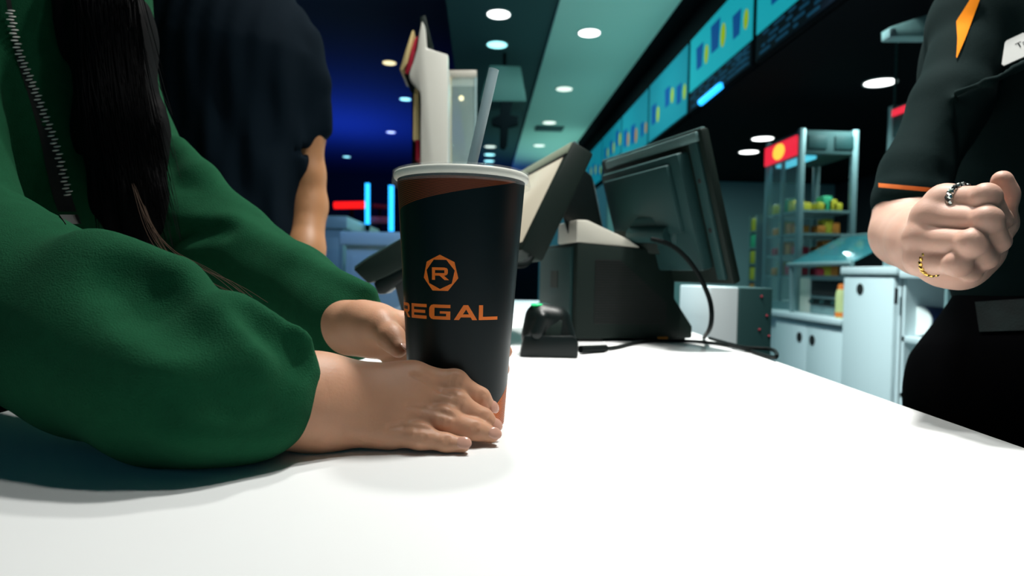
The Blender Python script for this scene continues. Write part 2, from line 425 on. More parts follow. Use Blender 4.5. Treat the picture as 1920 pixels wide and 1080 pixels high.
def wrap(polys, u0, z0, sx, name, m, th0=0.0, label=None):
    """flat outlines (u, v) in metres, wrapped round the cup wall"""
    bm = bmesh.new()
    for pg in polys:
        vs = [bm.verts.new((p[0], p[1], 0)) for p in pg]; bm.faces.new(vs)
    us = [v.co.x for v in bm.verts]; a, b = min(us), max(us)
    bmesh.ops.triangulate(bm, faces=bm.faces, ngon_method='EAR_CLIP')
    k = max(2, int((b - a) / .0016))
    for i in range(1, k):
        bmesh.ops.bisect_plane(bm, geom=list(bm.verts) + list(bm.edges) + list(bm.faces), plane_co=(a + (b - a) * i / k, 0, 0), plane_no=(1, 0, 0))
    for v in bm.verts: v.co = conept(th0 + v.co.x / rc(z0 + v.co.y), z0 + v.co.y)
    me = bpy.data.meshes.new(name); bm.to_mesh(me); bm.free()
    o = link(name, me, m, cup, False)
    if label: o['label'] = label
    return o
def rect(x0, y0, x1, y1): return [(x0, y0), (x1, y0), (x1, y1), (x0, y1)]
T_ = .25
LET = {
    'E': [rect(0, 0, .30, 1), rect(.30, 0, 1.5, .22), rect(.30, .39, 1.38, .60), rect(.30, .78, 1.5, 1)],
    'L': [rect(0, 0, .30, 1), rect(.30, 0, 1.5, .22)],
    'R': [rect(0, 0, .30, 1), rect(.30, .78, 1.15, 1), rect(.30, .34, 1.15, .55), [(1.15, .34), (1.38, .42), (1.46, .55), (1.46, .82), (1.38, .94), (1.15, 1), (1.15, .78), (1.18, .74), (1.18, .59), (1.15, .55)], [(.72, .34), (1.12, .34), (1.56, 0), (1.16, 0)]],
    'G': [[(.32, 1), (.14, .95), (.02, .80), (0, .70), (0, .30), (.02, .20), (.14, .05), (.32, 0), (.40, .22), (.30, .28), (.30, .72), (.40, .78)], rect(.32, .78, 1.5, 1), [(.32, 0), (1.5, 0), (1.5, .22), (.38, .22)], rect(1.22, .22, 1.5, .56), rect(.78, .40, 1.22, .56)],
    'A': [[(0, 0), (.34, 0), (.90, .86), (.62, 1)], [(.62, 1), (.93, 1), (1.56, 0), (1.22, 0), (.76, .78)], [(.45, .18), (1.12, .18), (1.0, .38), (.57, .38)]],
}
def word(txt, h, starts, z0, name, sx=1.0):
    pg = []
    for ch, st in zip(txt, starts):
        for p in LET[ch]: pg.append([(st + x * h * sx, y * h) for x, y in p])
    return pg
zt = .0905
hL = .0118
stp = [R(a) * rc(zt) for a in (-81, -55.5, -30.5, -5, 19.5)]
wrap(word('REGAL', hL, stp, zt, 'lettering'), 0, zt, 1, 'lettering', 'print', label='orange lettering')
ac = R(-18.5)
ze = .1265
def hept(r, ph): return [(r * math.sin(ph + 2 * math.pi * i / 7), r * math.cos(ph + 2 * math.pi * i / 7)) for i in range(7)]
oh = hept(.0148, 0); ih = hept(.0120, math.pi / 7)
pg = []
for i in range(7):
    # outer corner i between inner corners i-1 and i
    a, b = ih[i - 1], ih[i]; m0 = [(oh[i - 1][j] + oh[i][j]) / 2 for j in (0, 1)]; m1 = [(oh[i][j] + oh[(i + 1) % 7][j]) / 2 for j in (0, 1)]
    pg.append([m0, oh[i], m1, b, a])
hr = .0098
pg += [[(x * hr * .92 - .0068, y * hr - hr / 2) for x, y in p] for p in LET['R']]
wrap(pg, 0, ze, 1, 'emblem', 'print', ac, 'orange emblem')
def band(th0, th1, zf, wf, n=40):
    q = []
    for i in range(n):
        a, b = th0 + (th1 - th0) * i / n, th0 + (th1 - th0) * (i + 1) / n
        q.append([(a, zf(a) - wf(a) / 2), (b, zf(b) - wf(b) / 2), (b, zf(b) + wf(b) / 2), (a, zf(a) + wf(a) / 2)])
    return q
def bands(lst, name, m, label):
    b = MB()
    for q in lst:
        for f in q: b.poly([conept(t, z, .0002) for t, z in f])
    bmesh.ops.remove_doubles(b.bm, verts=b.bm.verts, dist=1e-6)
    return part(name, b, m, cup, False, label)
tR, tL = R(55), R(-88)
L = []
for i in range(14):
    L.append(band(R(-150), tR, lambda t, i=i: HC - .0062 - .00192 * i * max(0.0, (tR - t) / (tR - tL)) ** .9, lambda t: .00072 * max(.25, min(1, (tR - t) / 1.3))))
bands(L, 'curved_stripes', 'copper', 'copper curved stripes')
L = []
for i in range(15):
    L.append(band(R(20), R(120), lambda t, i=i: (.0012 + .0022 * (i + .2)) * (t - R(10)) / R(66), lambda t: .0008, 20))
bands(L, 'curved_stripes', 'print', 'orange curved stripes')
# straw, stands in the cup
s0 = at(926, 130, .552); s1 = at(884, 312, .556); s2 = s1 + (s1 - s0) * 1.55
dv = (s1 - s0).normalized(); q0 = s0
mb = MB(); Tm = Matrix.Translation(s0) @ dv.to_track_quat('Z', 'Y').to_matrix().to_4x4()
Ls = .245
mb.lathe([(.0045, 0), (.0045, Ls), (.0040, Ls), (.0040, 0)], 24, Tm, closed=True)
solo('drinking_straw', mb, 'straw', 'translucent pale straw sticking up out of the black cup', 'straw')

# ------------------------------------------------------------------ people
def head_prims(S, c, fwd, sc_=1.0):
    """skull, jaw, nose, lips, ears"""
    f = Vector((fwd[0], fwd[1], 0)).normalized(); l = Vector((-f.y, f.x, 0)); u = Vector((0, 0, 1)); c = Vector(c)
    A = [list(f), list(l), list(u)]
    P = lambda x, y, z: c + (f * x + l * y + u * z) * sc_
    S.ell(P(-.01, 0, .03), np.array((.098, .078, .10)) * sc_, A, .01)
    S.ell(P(.02, 0, -.04), np.array((.070, .060, .080)) * sc_, A, .03)
    S.ell(P(.055, 0, -.095), np.array((.028, .030, .022)) * sc_, A, .03)
    S.cone(P(.086, 0, .012), P(.106, 0, -.030), .008 * sc_, .013 * sc_, .012)
    S.cone(P(.080, -.018, -.062), P(.080, .018, -.062), .009 * sc_, .009 * sc_, .008)
    for s in (-1, 1):
        S.ell(P(-.005, s * .078, -.01), np.array((.018, .009, .032)) * sc_, A, .008)
        S.ell(P(.078, s * .032, .012), np.array((.012, .016, .010)) * sc_, A, .006, -1)
        S.ell(P(.070, s * .032, .010), np.array((.013, .014, .012)) * sc_, A, .003)
        S.cone(P(.084, s * .015, .030), P(.078, s * .048, .032), .006 * sc_, .005 * sc_, .01)
    S.cone(P(-.01, 0, -.06), P(-.03, 0, -.19), .052 * sc_, .056 * sc_, .03)
def face_axis(f):
    f = Vector((f[0], f[1], 0)).normalized(); return f, Vector((-f.y, f.x, 0))
def lower_body(root, cx, cy, fwd, hipz=.93, tm='trousers', top=.16, rh=.135):
    f, l = face_axis(fwd); S = Sdf(); S2 = Sdf()
    c = Vector((cx, cy, hipz))
    S.cone(c + Vector((0, 0, .0)) + l * .04, c - l * .04 + Vector((0, 0, 0)), rh, rh, .03)
    S.cone(c + Vector((0, 0, top)), c, rh * .92, rh, .03)
    for s in (-1, 1):
        k = c + l * .085 * s + Vector((0, 0, -.44)) + f * .015; a = c + l * .085 * s + Vector((0, 0, .10 - hipz))
        S.cone(c + l * .075 * s, k, .095, .068, .03); S.cone(k, a, .068, .058, .02)
        S2.cone(a + Vector((0, 0, -.055)) - f * .03, a + Vector((0, 0, -.062)) + f * .13, .045, .038, .02)
        S2.cone(a + Vector((0, 0, -.03)), a + Vector((0, 0, .02)), .042, .042, .02)
    spart('trousers', [S.build(.012)], tm, root)
    spart('shoes', [S2.build(.008, clipz=0.002)], 'shoe', root)
def nails(root, lst):
    for (p, dr, nr, ln, wd) in lst:
        x = Vector(dr).normalized(); z = Vector(nr); z = (z - x * z.dot(x)).normalized(); y = z.cross(x)
        A = Matrix((x, y, z)).transposed()
        part('fingernail', MB().ball(p, (ln, wd, .0016), A, 16, 10), 'nail', root)

# --- the customer in green
wroot = thing('person', 'person in green zip jacket with long black hair holding the cup', 'person', (at(90, 600, .84).x, at(90, 600, .84).y, 0))
toC = lambda p: (CAM.translation - Vector(p)).normalized()
# right hand (near), fingers lying along the foot of the cup
Hn = Sdf()
Hn.chain([(380, 715, .43, 82), (500, 735, .44, 78), (585, 756, .452, 76)], .02)
Hn.px((570, 735, .453, 60), (605, 722, .458, 46), .02); Hn.px((570, 775, .452, 58), (605, 790, .455, 42), .02)
mcp = [(776, 708, .487, 25.5), (779, 743, .479, 26), (766, 778, .469, 25), (735, 811, .4575, 24)]
wr = [(600, 712, .462, 36), (598, 735, .457, 40), (598, 770, .455, 38), (596, 797, .4545, 36)]
for a, b in zip(wr, mcp): Hn.px(a, b, .016)
Hn.px((640, 760, .464, 50), (720, 760, .474, 44), .016)
fing = [
    [(776, 708, .487, 25), (853, 718, .4945, 22.5), (900, 746, .500, 19), (915, 763, .505, 15.5)],
    [(779, 743, .479, 25), (856, 758, .482, 22.5), (906, 785, .486, 19), (922, 797, .489, 14.5)],
    [(766, 778, .469, 24.5), (832, 787, .469, 22), (890, 806, .473, 19), (921, 815, .4755, 15.5)],
    [(735, 811, .4575, 23), (787, 819, .4535, 20.5), (836, 830, .4525, 17), (867, 834, .4525, 14.5)]]
for fg in fing: Hn.chain(fg, .0035)
for i, fg in enumerate(fing):              # knuckle swellings, tendons
    a = fg[1]; Hn.ell(at(a[0], a[1] - 2, a[2] - .0008), (.0089, .0086, .0084), None, .006)
    b = fg[0]; Hn.ell(at(b[0] - 10, b[1] - 2, b[2] - .0012), (.0115, .0092, .0078), None, .014)
    w0 = wr[i]; e0 = at(w0[0] + 60, w0[1] + (b[1] - w0[1]) * .4, (w0[2] * .6 + b[2] * .4) - .0125); e1 = at(b[0] - 24, b[1] - 3, b[2] - .0078)
    Hn.cone(e0, e1, .0022, .003, .008)
cuts = []
for i, fg in enumerate(fing):              # skin creases over the middle and end joints
    for j, dxs, hw in ((1, (-8, -2, 5, 10), 11), (2, (-2, 4), 8)):
        a = fg[j]; u = Vector((fg[j + 1][0] - fg[j - 1][0], fg[j + 1][1] - fg[j - 1][1])).normalized(); n2 = Vector((-u.y, u.x))
        for dx in dxs:
            pts = []
            for tt in (-1, -.33, .33, 1):
                cx = a[0] + u.x * dx + n2.x * hw * tt; cy = a[1] - 4 + u.y * dx + n2.y * hw * tt
                cx += u.x * 1.5 * tt * tt; cy += u.y * 1.5 * tt * tt
                p = Hn.hit(cx, cy, .3, 1.0)
                if p: pts.append(p + toC(p) * .0002)
            cuts += list(zip(pts, pts[1:]))
for p, q in cuts: Hn.cone(p, q, .0009, .0009, .0014, -1)
for q, rr in (([(776, 702), (800, 712), (826, 731), (848, 738)], .0011), ([(765, 760), (792, 764), (822, 770), (850, 780)], .0011), ([(732, 801), (755, 797), (782, 800), (806, 804)], .0011)):
    h = [Hn.hit(x, y, .3, 1.0) for x, y in q]
    for a, b in zip(h, h[1:]): Hn.cone(a, b, rr, rr, .0035, -1)
# thumb round the far side of the cup's foot
Hn.chain([(630, 728, .474, 32), (690, 722, .498, 26), (738, 722, .530, 20), (752, 712, .556, 16)], .010)
nl = []
for fg, ofs in zip(fing, [(.25, .75), (.25, .6), (.35, .35), (.35, .35)]):
    t = (at(*fg[3][:3]) - at(*fg[2][:3])).normalized(); p = at(*fg[3][:3]); n = (toC(p) + Vector((0, 0, ofs[1])) + Vector((ofs[0], 0, 0)) * .3).normalized()
    n = (n - t * n.dot(t)).normalized(); r = fg[3][3] * fg[3][2] / F
    nl.append((p + t * .0010 + n * (r - .0006), t, n, .0056, .0046))
hand_r = Hn.build(.0009, smooth=2)
# left hand (far), wrapped round the back of the cup with the thumb towards us
Hf = Sdf()
Hf.chain([(500, 540, .74, 46), (600, 585, .68, 44), (655, 610, .650, 44)], .02)
Hf.chain([(655, 610, .650, 42), (705, 616, .632, 42), (738, 622, .625, 36)], .016)
Hf.px((660, 625, .648, 36), (720, 643, .622, 27), .014)
Hf.chain([(675, 600, .630, 36), (712, 612, .608, 31), (735, 634, .588, 23), (747, 653, .578, 18)], .008)
for j, (y0, y1, y2, rr) in enumerate([(598, 600, 655, 20), (622, 628, 688, 21), (646, 655, 712, 20), (664, 680, 735, 18)]):
    Hf.chain([(738, y0 + 8, .626, rr + 4), (800, y0 + 6, .634, rr), (880, y1 + 14, .628, rr - 2), (940 - 4 * j, y2, .596, rr - 4), (947 - 6 * j, y2 + 4, .580, rr - 6)], .004)
hand_l = Hf.build(.0016, smooth=2)
t = (at(747, 653, .578) - at(735, 634, .588)).normalized(); p = at(749, 655, .578)
nl.append((p + Vector((.006, -.004, .003)), t, Vector((.7, -.5, .4)), .0075, .0060))
# the rest of the body, under the clothes
Bw = Sdf()
wf = (.80, -.35)                                     # she faces to the right
Bw.chain([(20, -60, .86, 150), (60, 250, .85, 165), (90, 640, .84, 150)], .03)
Bw.chain([(150, -30, .885, 60), (225, 250, .86, 50), (310, 395, .83, 46), (500, 535, .74, 40)], .02)
Bw.chain([(-215, -60, .72, 80), (-150, 520, .58, 90), (0, 580, .52, 85), (200, 660, .455, 82), (385, 715, .43, 78)], .03)
hc = at(60, -470, .88)
head_prims(Bw, hc, wf); Bw.cone(hc + Vector((0, 0, -.1)), at(30, -40, .87), .05, .07, .05)
body = spart('body', [Bw.build(.007), hand_r, hand_l], 'skin', wroot)
nails(body, nl)
# jacket
J = Sdf()
J.chain([(-10, -150, .86, 190), (30, 60, .85, 215), (60, 280, .845, 212), (80, 620, .84, 195)], .04)
J.px((-210, -90, .74, 130), (170, -60, .88, 90), .05)
J.chain([(170, -40, .88, 85), (196, 120, .865, 80), (236, 260, .85, 82), (310, 390, .82, 84), (430, 472, .775, 88), (545, 537, .73, 82), (625, 586, .69, 76), (652, 606, .672, 70), (668, 612, .664, 60)], .012)
J.px((330, 275, .815, 22), (378, 335, .79, 26), .02); J.px((378, 335, .79, 26), (450, 420, .77, 34), .02)
J.px((440, 425, .735, 14), (560, 492, .70, 16), .02); J.px((560, 492, .70, 16), (690, 548, .655, 18), .016)
J.px((280, 452, .74, 16), (420, 425, .71, 12), .02, -1)
J.chain([(-215, -60, .72, 150), (-190, 250, .64, 160), (-150, 470, .56, 178), (0, 552, .50, 172), (200, 652, .448, 166), (330, 704, .424, 164), (400, 716, .416, 158), (455, 731, .424, 139)], .006)
J.px((440, 572, .42, 22), (560, 640, .42, 22), .014); J.px((560, 640, .42, 22), (572, 690, .43, 24), .012)           # rolled fold towards the cuff
J.px((180, 482, .44, 40), (330, 520, .43, 36), .04)
def groove(pts, r, lift, k):
    h = [J.hit(x, y, .2, 1.2) for x, y in pts]
    h = [p + toC(p) * lift for p in h if p]
    for a, b in zip(h, h[1:]): J.cone(a, b, r, r, k, -1)
groove([(462, 580), (500, 612), (542, 645), (578, 668)], .0070, -.001, .010)
groove([(560, 690), (545, 705)], .004, .001, .012)
groove([(215, 505), (270, 545), (330, 590), (420, 640)], .016, .0125, .02)
groove([(300, 760), (420, 745), (520, 770)], .016, .0135, .02)
Jd = lambda X, Y, Z: .0016 * np.sin(28 * X + 17 * Z + 9 * Y) * np.sin(23 * Z - 15 * Y) + .0008 * np.sin(70 * X - 40 * Y + 31 * Z)
jv = J.build(.0040, Jd, 3)
# cuffs stay open where the wrists come out
jacket = spart('zip_jacket', [jv], 'green', wroot)
# zipper and its tape on the chest, widened as painted shadow of the open gap
zp = [(12, -30), (17, 10), (35, 95), (70, 180), (105, 275), (130, 370), (146, 415), (158, 440)]
zc = catmull([Vector((a, b, 0)) for a, b in zp], 14)
tape_shade = MB(); zm = MB(); prev = None; acc = 0; last = None
for i, q in enumerate(zc):
    tw = 4 + 26 * max(0, min(1, (q.y - 60) / 250)) * (1 if q.y < 400 else max(.2, 1 - (q.y - 400) / 90))
    row = [J.hit(q.x + o, q.y, .3, 2, .0022) for o in (-tw, 5)] if q.y < 424 else [None]
    if prev and all(row) and all(prev) and max((row[0] - prev[0]).length, (row[1] - prev[1]).length) < .0075: tape_shade.poly([prev[0], prev[1], row[1], row[0]])
    prev = row
    p = J.hit(q.x, q.y, .3, 2, .003)
    if p and last and (p - last).length > .03: break
    if p and last:
        d = (p - last); n = int(d.length / .0030)
        for k in range(n):
            c = last + d * (k / n); tdir = d.normalized(); nrm = toC(c); sd = tdir.cross(nrm).normalized(); alt = 1 if (acc % 2) else -1; acc += 1
            A = Matrix((tdir, sd, nrm)).transposed()
            zm.ball(c + sd * .0012 * alt, (.00115, .0040, .0016), A, 8, 5)
    last = p
tp = part('zipper_tape_shade', tape_shade, 'olive', jacket)
part('zipper_teeth', zm, 'zip', tp, label='metal zipper teeth')
# hair: a hanging mass with strands over it
hs = Sdf(); f_, l_ = face_axis(wf)
hs.ell(hc + Vector((0, 0, .035)) - f_ * .035, (.105, .092, .115), [list(f_), list(l_), [0, 0, 1]], .02)
hs.chain([(60, -330, .93, 90), (120, -60, .80, 66), (208, 60, .765, 70), (232, 250, .745, 72), (250, 380, .735, 55), (270, 480, .72, 14)], .03)
hv = hs.build(.005, lambda X, Y, Z: .003 * np.sin(160 * X + 20 * Z) + .002 * np.sin(330 * X + 9 * Z + 120 * Y), 1)
hair = spart('hair', [hv], 'hair', wroot)
st = MB(); rnd = random.Random(3)
for i in range(230):
    x0 = rnd.uniform(150, 275); y0 = rnd.uniform(-60, 60); L = rnd.uniform(250, 470); e = rnd.uniform(-12, 45)
    pts = []
    for k in range(9):
        t = k / 8; yy = y0 + L * t; xx = x0 + e * t + 24 * t * t + 7 * math.sin(4 * t + i) * t + (yy - 250) * .05
        h = hs.hit(xx, yy, .3, 1.2, .002 + .004 * rnd.random())
        d = (h - CAM.translation).dot(CAM.to_3x3() @ Vector((0, 0, -1))) if h else .70 + .02 * math.sin(i)
        d = max(.60, min(d, .735)); pts.append(at(xx, yy, d))
    r = rnd.uniform(.00035, .0008); st.tube(catmull(pts, 2), [r * (1 - .6 * j / 16) for j in range(17)], 3, False)
part('hair_strands', st, 'hair', hair)
st = MB()
for i in range(16):
    o = rnd.uniform(-34, 26); e = rnd.uniform(.45, 1.02)
    pts = [at(262 + o * .5 + (xx - 262) * e + rnd.uniform(-2, 2), yy + o + rnd.uniform(-3, 3), dd) for xx, yy, dd in [(262, 370, .70), (300, 440, .66), (350, 490, .60), (420, 522, .54), (470, 545, .50), (512, 572, .46)]]
    st.tube(catmull(pts, 5), .00022, 3, False)
part('stray_strands', st, 'hairb', hair, label='thin brown stray hairs')
lower_body(wroot, at(60, 600, .84).x - .02, at(60, 600, .84).y, wf, .90, rh=.125)

# --- the customer in the dark T-shirt behind
mroot = thing('person', 'person in plain dark T-shirt standing with bare arm down behind the green jacket', 'person', (at(400, 600, 1.25).x, at(400, 600, 1.25).y, 0))
mf = (.75, .55)
Tm_ = Sdf()
Tm_.chain([(410, -10, 1.22, 125), (420, 130, 1.22, 168), (425, 300, 1.22, 142), (400, 470, 1.22, 150), (380, 640, 1.23, 150)], .05)
Tm_.px((300, -10, 1.30, 80), (530, 88, 1.22, 50), .03); Tm_.px((420, -40, 1.22, 60), (540, 82, 1.22, 52), .03)
Tm_.chain([(545, 88, 1.22, 54), (572, 150, 1.23, 44), (587, 243, 1.235, 35)], .015)
Tm_.chain([(250, 30, 1.36, 60), (225, 200, 1.38, 45)], .03)
Tm_.px((552, 280, 1.19, 14), (640, 286, 1.22, 20), .006, -1)
vd = lambda X, Y, Z: .0045 * np.sin(95 * X + 8 * Z + 3 * np.sin(5 * Z)) * np.clip((1.50 - Z) * 5, 0, 1) * np.clip((Z - .95) * 6, 0, 1) + .002 * np.sin(190 * X - 11 * Z)
spart('t_shirt', [Tm_.build(.006, vd, 2)], 'navy', mroot)
Bm = Sdf()
Bm.chain([(420, 0, 1.24, 100), (420, 300, 1.24, 110), (400, 600, 1.24, 110)], .03)
Bm.chain([(545, 90, 1.22, 42), (580, 250, 1.235, 27), (578, 330, 1.235, 29), (578, 385, 1.235, 33), (572, 470, 1.20, 34), (545, 575, 1.13, 26)], .02)
hp = (538, 605, 1.10)
Bm.px((545, 575, 1.13, 26), (*hp, 30), .01)
for k in range(4): Bm.chain([(535 + 8 * k, 608, 1.095 - .012 * k, 12), (548 + 9 * k, 628, 1.07 - .008 * k, 9), (558 + 9 * k, 638, 1.05 - .006 * k, 8)], .006)
Bm.chain([(520, 606, 1.10, 13), (520, 630, 1.07, 10)], .006)
Bm.chain([(280, 30, 1.34, 45), (228, 230, 1.38, 32), (215, 420, 1.36, 32), (215, 640, 1.30, 24), (217, 700, 1.29, 28)], .02)
mh = at(405, -330, 1.25); head_prims(Bm, mh, mf); Bm.cone(mh + Vector((0, 0, -.1)), at(415, -40, 1.24), .055, .075, .05)
spart('body', [Bm.build(.005)], 'skin3', mroot)
f_, l_ = face_axis(mf); hs2 = Sdf(); hs2.ell(mh + Vector((0, 0, .05)) - f_ * .025, (.100, .086, .10), [list(f_), list(l_), [0, 0, 1]], .02)
spart('hair', [hs2.build(.006)], 'hair', mroot)
lower_body(mroot, at(370, 600, 1.25).x, at(370, 600, 1.25).y, mf, .93, rh=.13)

# --- the employee at the right
eroot = thing('person', 'person in black polo with orange trim and name tag, fist raised', 'person', (at(1960, 600, .97).x, at(1960, 600, .97).y, 0))
ef = (-.75, -.55)
S = Sdf()
S.chain([(1985, -60, .93, 190), (1985, 120, .93, 208), (1985, 330, .95, 185), (1975, 500, .96, 148), (1975, 525, .96, 150)], .05)
S.px((1840, 40, .90, 66), (2180, 40, .98, 66), .05); S.px((1960, -120, .95, 60), (1840, 40, .90, 64), .05)
S.chain([(1838, 50, .895, 66), (1782, 190, .865, 66), (1716, 330, .84, 58), (1706, 372, .832, 66)], .012)
S.px((1580, 412, .82, 34), (1840, 424, .82, 34), .004, -1)
S.chain([(2190, 40, .98, 62), (2230, 330, .95, 55)], .03)
S.chain([(1800, 235, .80, 6), (1785, 320, .79, 10)], .02, -1)
S.chain([(1795, 172, .80, 9), (1850, 150, .755, 9), (1930, 118, .74, 9)], .025)
S.chain([(1790, 128, .80, 10), (1850, 128, .76, 12)], .03, -1)
ed = lambda X, Y, Z: .0022 * np.sin(45 * X + 30 * Z) * np.sin(18 * Z + 20 * Y)
polo = spart('polo_shirt', [S.build(.0045, ed, 2)], 'polo', eroot)
def patch(Sd, cols, name, m, root, off=.0018, label=None, n=10):
    b = MB(); rows = []
    for (xa, ya, xb, yb) in cols:
        rows.append([Sd.hit(xa + (xb - xa) * i / n, ya + (yb - ya) * i / n, .3, 2, off) for i in range(n + 1)])
    for r0, r1 in zip(rows, rows[1:]):
        for i in range(n):
            q = [r0[i], r0[i + 1], r1[i + 1], r1[i]]
            if all(v is not None for v in q): b.poly(q)
    bmesh.ops.remove_doubles(b.bm, verts=b.bm.verts, dist=1e-6)
    return part(name, b, m, root, label=label)
def interp(tbl, k=6):
    out = []
    for a, b in zip(tbl, tbl[1:]):
        for i in range(k): out.append(tuple(a[j] + (b[j] - a[j]) * i / k for j in range(4)))
    return out + [tbl[-1]]
patch(S, interp([(1826, -22, 1846, -22), (1818, 0, 1837, 0), (1793, 40, 1822, 40), (1795, 72, 1810, 72), (1793, 108, 1794.5, 108)]), 'shoulder_panel', 'orange', polo, .003, 'orange shoulder panel')
patch(S, [(1657 + 5 * i, 344 + .45 * i, 1657 + 5 * i, 352 + .45 * i) for i in range(-2, 24)], 'sleeve_piping', 'trim_or', polo, .003, 'orange piping on sleeve', 3)
# name tag
n0 = S.hit(1900, 80, .3, 2); nn = S.normal(n0); nn = (nn * .6 + toC(n0) * .6 + Vector((0, 0, .55))).normalized()
def tagpt(px, py):
    o, v = ray(px, py); t = (n0 + nn * .004 - o).dot(nn) / v.dot(nn); return o + v * t
tg = [tagpt(*p) for p in [(1884, 80), (1887, 76), (1976, 34), (1979, 37), (1968, 82), (1965, 86), (1882, 123), (1878, 120)]]
nt = part('name_tag', MB().prism([p - nn * .002 for p in tg], nn * .002), 'paper', polo, label='white name tag')
def text_mesh(body, name):
    cu = bpy.data.curves.new(name, 'FONT'); cu.body = body; cu.size = 1
    o = bpy.data.objects.new(name, cu); C.objects.link(o); dg = bpy.context.evaluated_depsgraph_get()
    me = bpy.data.meshes.new_from_object(o.evaluated_get(dg)); bpy.data.objects.remove(o); bpy.data.curves.remove(cu)
    return me
ux = (tagpt(1976, 34) - tagpt(1887, 76)).normalized(); uy = (tagpt(1887, 76) - tagpt(1880, 120)); uy = (uy - ux * uy.dot(ux)).normalized()
def tagtext(body, px, py, size):
    me = text_mesh(body, 'tag_text'); o = tagpt(px, py) + nn * .0004
    T = Matrix((ux, uy, nn)).transposed().to_4x4(); T.translation = o
    me.transform(T @ Matrix.Scale(size, 4)); me.materials.clear(); link('tag_text', me, 'trousers', nt)
tagtext('Ta', 1908, 91, .011)
# arm and fist
E = Sdf()
E.chain([(1838, 60, .90, 46), (1716, 340, .845, 47), (1705, 400, .828, 58), (1700, 438, .815, 60)], .01)
E.chain([(1700, 438, .815, 61), (1738, 452, .74, 64), (1775, 462, .67, 60)], .01)
E.px((1765, 448, .655, 58), (1795, 470, .625, 56), .02)
E.chain([(1765, 405, .638, 34), (1795, 440, .612, 38), (1775, 488, .622, 36)], .012)
E.px((1800, 486, .615, 46), (1835, 470, .610, 42), .014); E.px((1770, 488, .62, 46), (1800, 495, .61, 44), .014)
fst = [
    [(1772, 378, .597, 27), (1850, 370, .556, 23), (1874, 412, .572, 20), (1864, 430, .592, 17)],
    [(1745, 408, .600, 28), (1852, 413, .548, 24), (1872, 452, .566, 20), (1855, 470, .588, 17)],
    [(1728, 448, .602, 27), (1824, 456, .550, 23), (1850, 484, .570, 19), (1838, 498, .59, 16)],
    [(1730, 488, .604, 25), (1797, 496, .562, 21), (1822, 510, .582, 17), (1818, 515, .60, 14)]]
for fg in fst:
    E.px(fg[0], fg[1], .0035); E.chain(fg[1:], .0035)
    E.ell(at(fg[1][0] - 3, fg[1][1] - 2, fg[1][2] - .003), (.0105, .0095, .0105), None, .006)
    E.ell(at(fg[0][0], fg[0][1] - 3, fg[0][2] - .004), (.0125, .0112, .010), None, .005)
for a_, b_ in zip([(1752, 440, .650, 24), (1748, 450, .650, 24), (1748, 462, .650, 24), (1750, 480, .650, 24)], [f[0] for f in fst]): E.px(a_, b_, .014)
E.chain([(1838, 470, .622, 34), (1876, 420, .602, 24), (1882, 366, .594, 21), (1879, 338, .590, 18)], .010)
fist = E.build(.0014, smooth=2)
Be = Sdf()
Be.chain([(1985, -60, .95, 130), (1985, 330, .96, 140), (1975, 620, .97, 115)], .03)
Be.chain([(2190, 40, .98, 48), (2230, 340, .95, 40), (2200, 560, .90, 36), (2180, 700, .86, 30)], .03); Be.px((1840, 50, .90, 48), (1714, 350, .842, 50), .02)
eh = at(2000, -460, .96); head_prims(Be, eh, ef); Be.cone(eh + Vector((0, 0, -.1)), at(1985, -60, .95), .05, .07, .05)
ebody = spart('body', [Be.build(.007), fist], 'skin2', eroot)
f_, l_ = face_axis(ef); hs3 = Sdf(); hs3.ell(eh + Vector((0, 0, .045)) - f_ * .03, (.102, .088, .105), [list(f_), list(l_), [0, 0, 1]], .02)
spart('hair', [hs3.build(.006)], 'hair', eroot)
t = (at(*fst[3][3][:3]) - at(*fst[3][2][:3]))
tp_ = at(1896, 345, .58); tdir = (at(1889, 340, .59) - at(1893, 366, .594)).normalized()
def ring(c, ax, r, tube, n, m, label, twist=0):
    ax = Vector(ax).normalized(); u = ax.orthogonal().normalized(); v = ax.cross(u); b = MB()
    for s in range(2):
        pts = []; rad = []
        for j in range(n + 1):
            a = 2 * math.pi * j / n; o = math.sin(a * 9 + s * math.pi) * twist
            pts.append(c + (u * math.cos(a) + v * math.sin(a)) * (r + .0006 * math.cos(a * 9 + s * math.pi)) + ax * o); rad.append(tube * (1 + .25 * math.sin(a * 18)))
        b.tube(pts, rad, 8, False)
    return part('ring', b, m, ebody, label=label)
a, b_ = at(*fst[0][0][:3]), at(*fst[0][1][:3]); ring(a.lerp(b_, .40), b_ - a, .0131, .0022, 72, 'silver', 'silver twisted ring', .0022)
a, b_ = at(*fst[3][0][:3]), at(*fst[3][1][:3]); ring(a.lerp(b_, .30), b_ - a, .0126, .0015, 72, 'gold', 'gold ring', .0018)
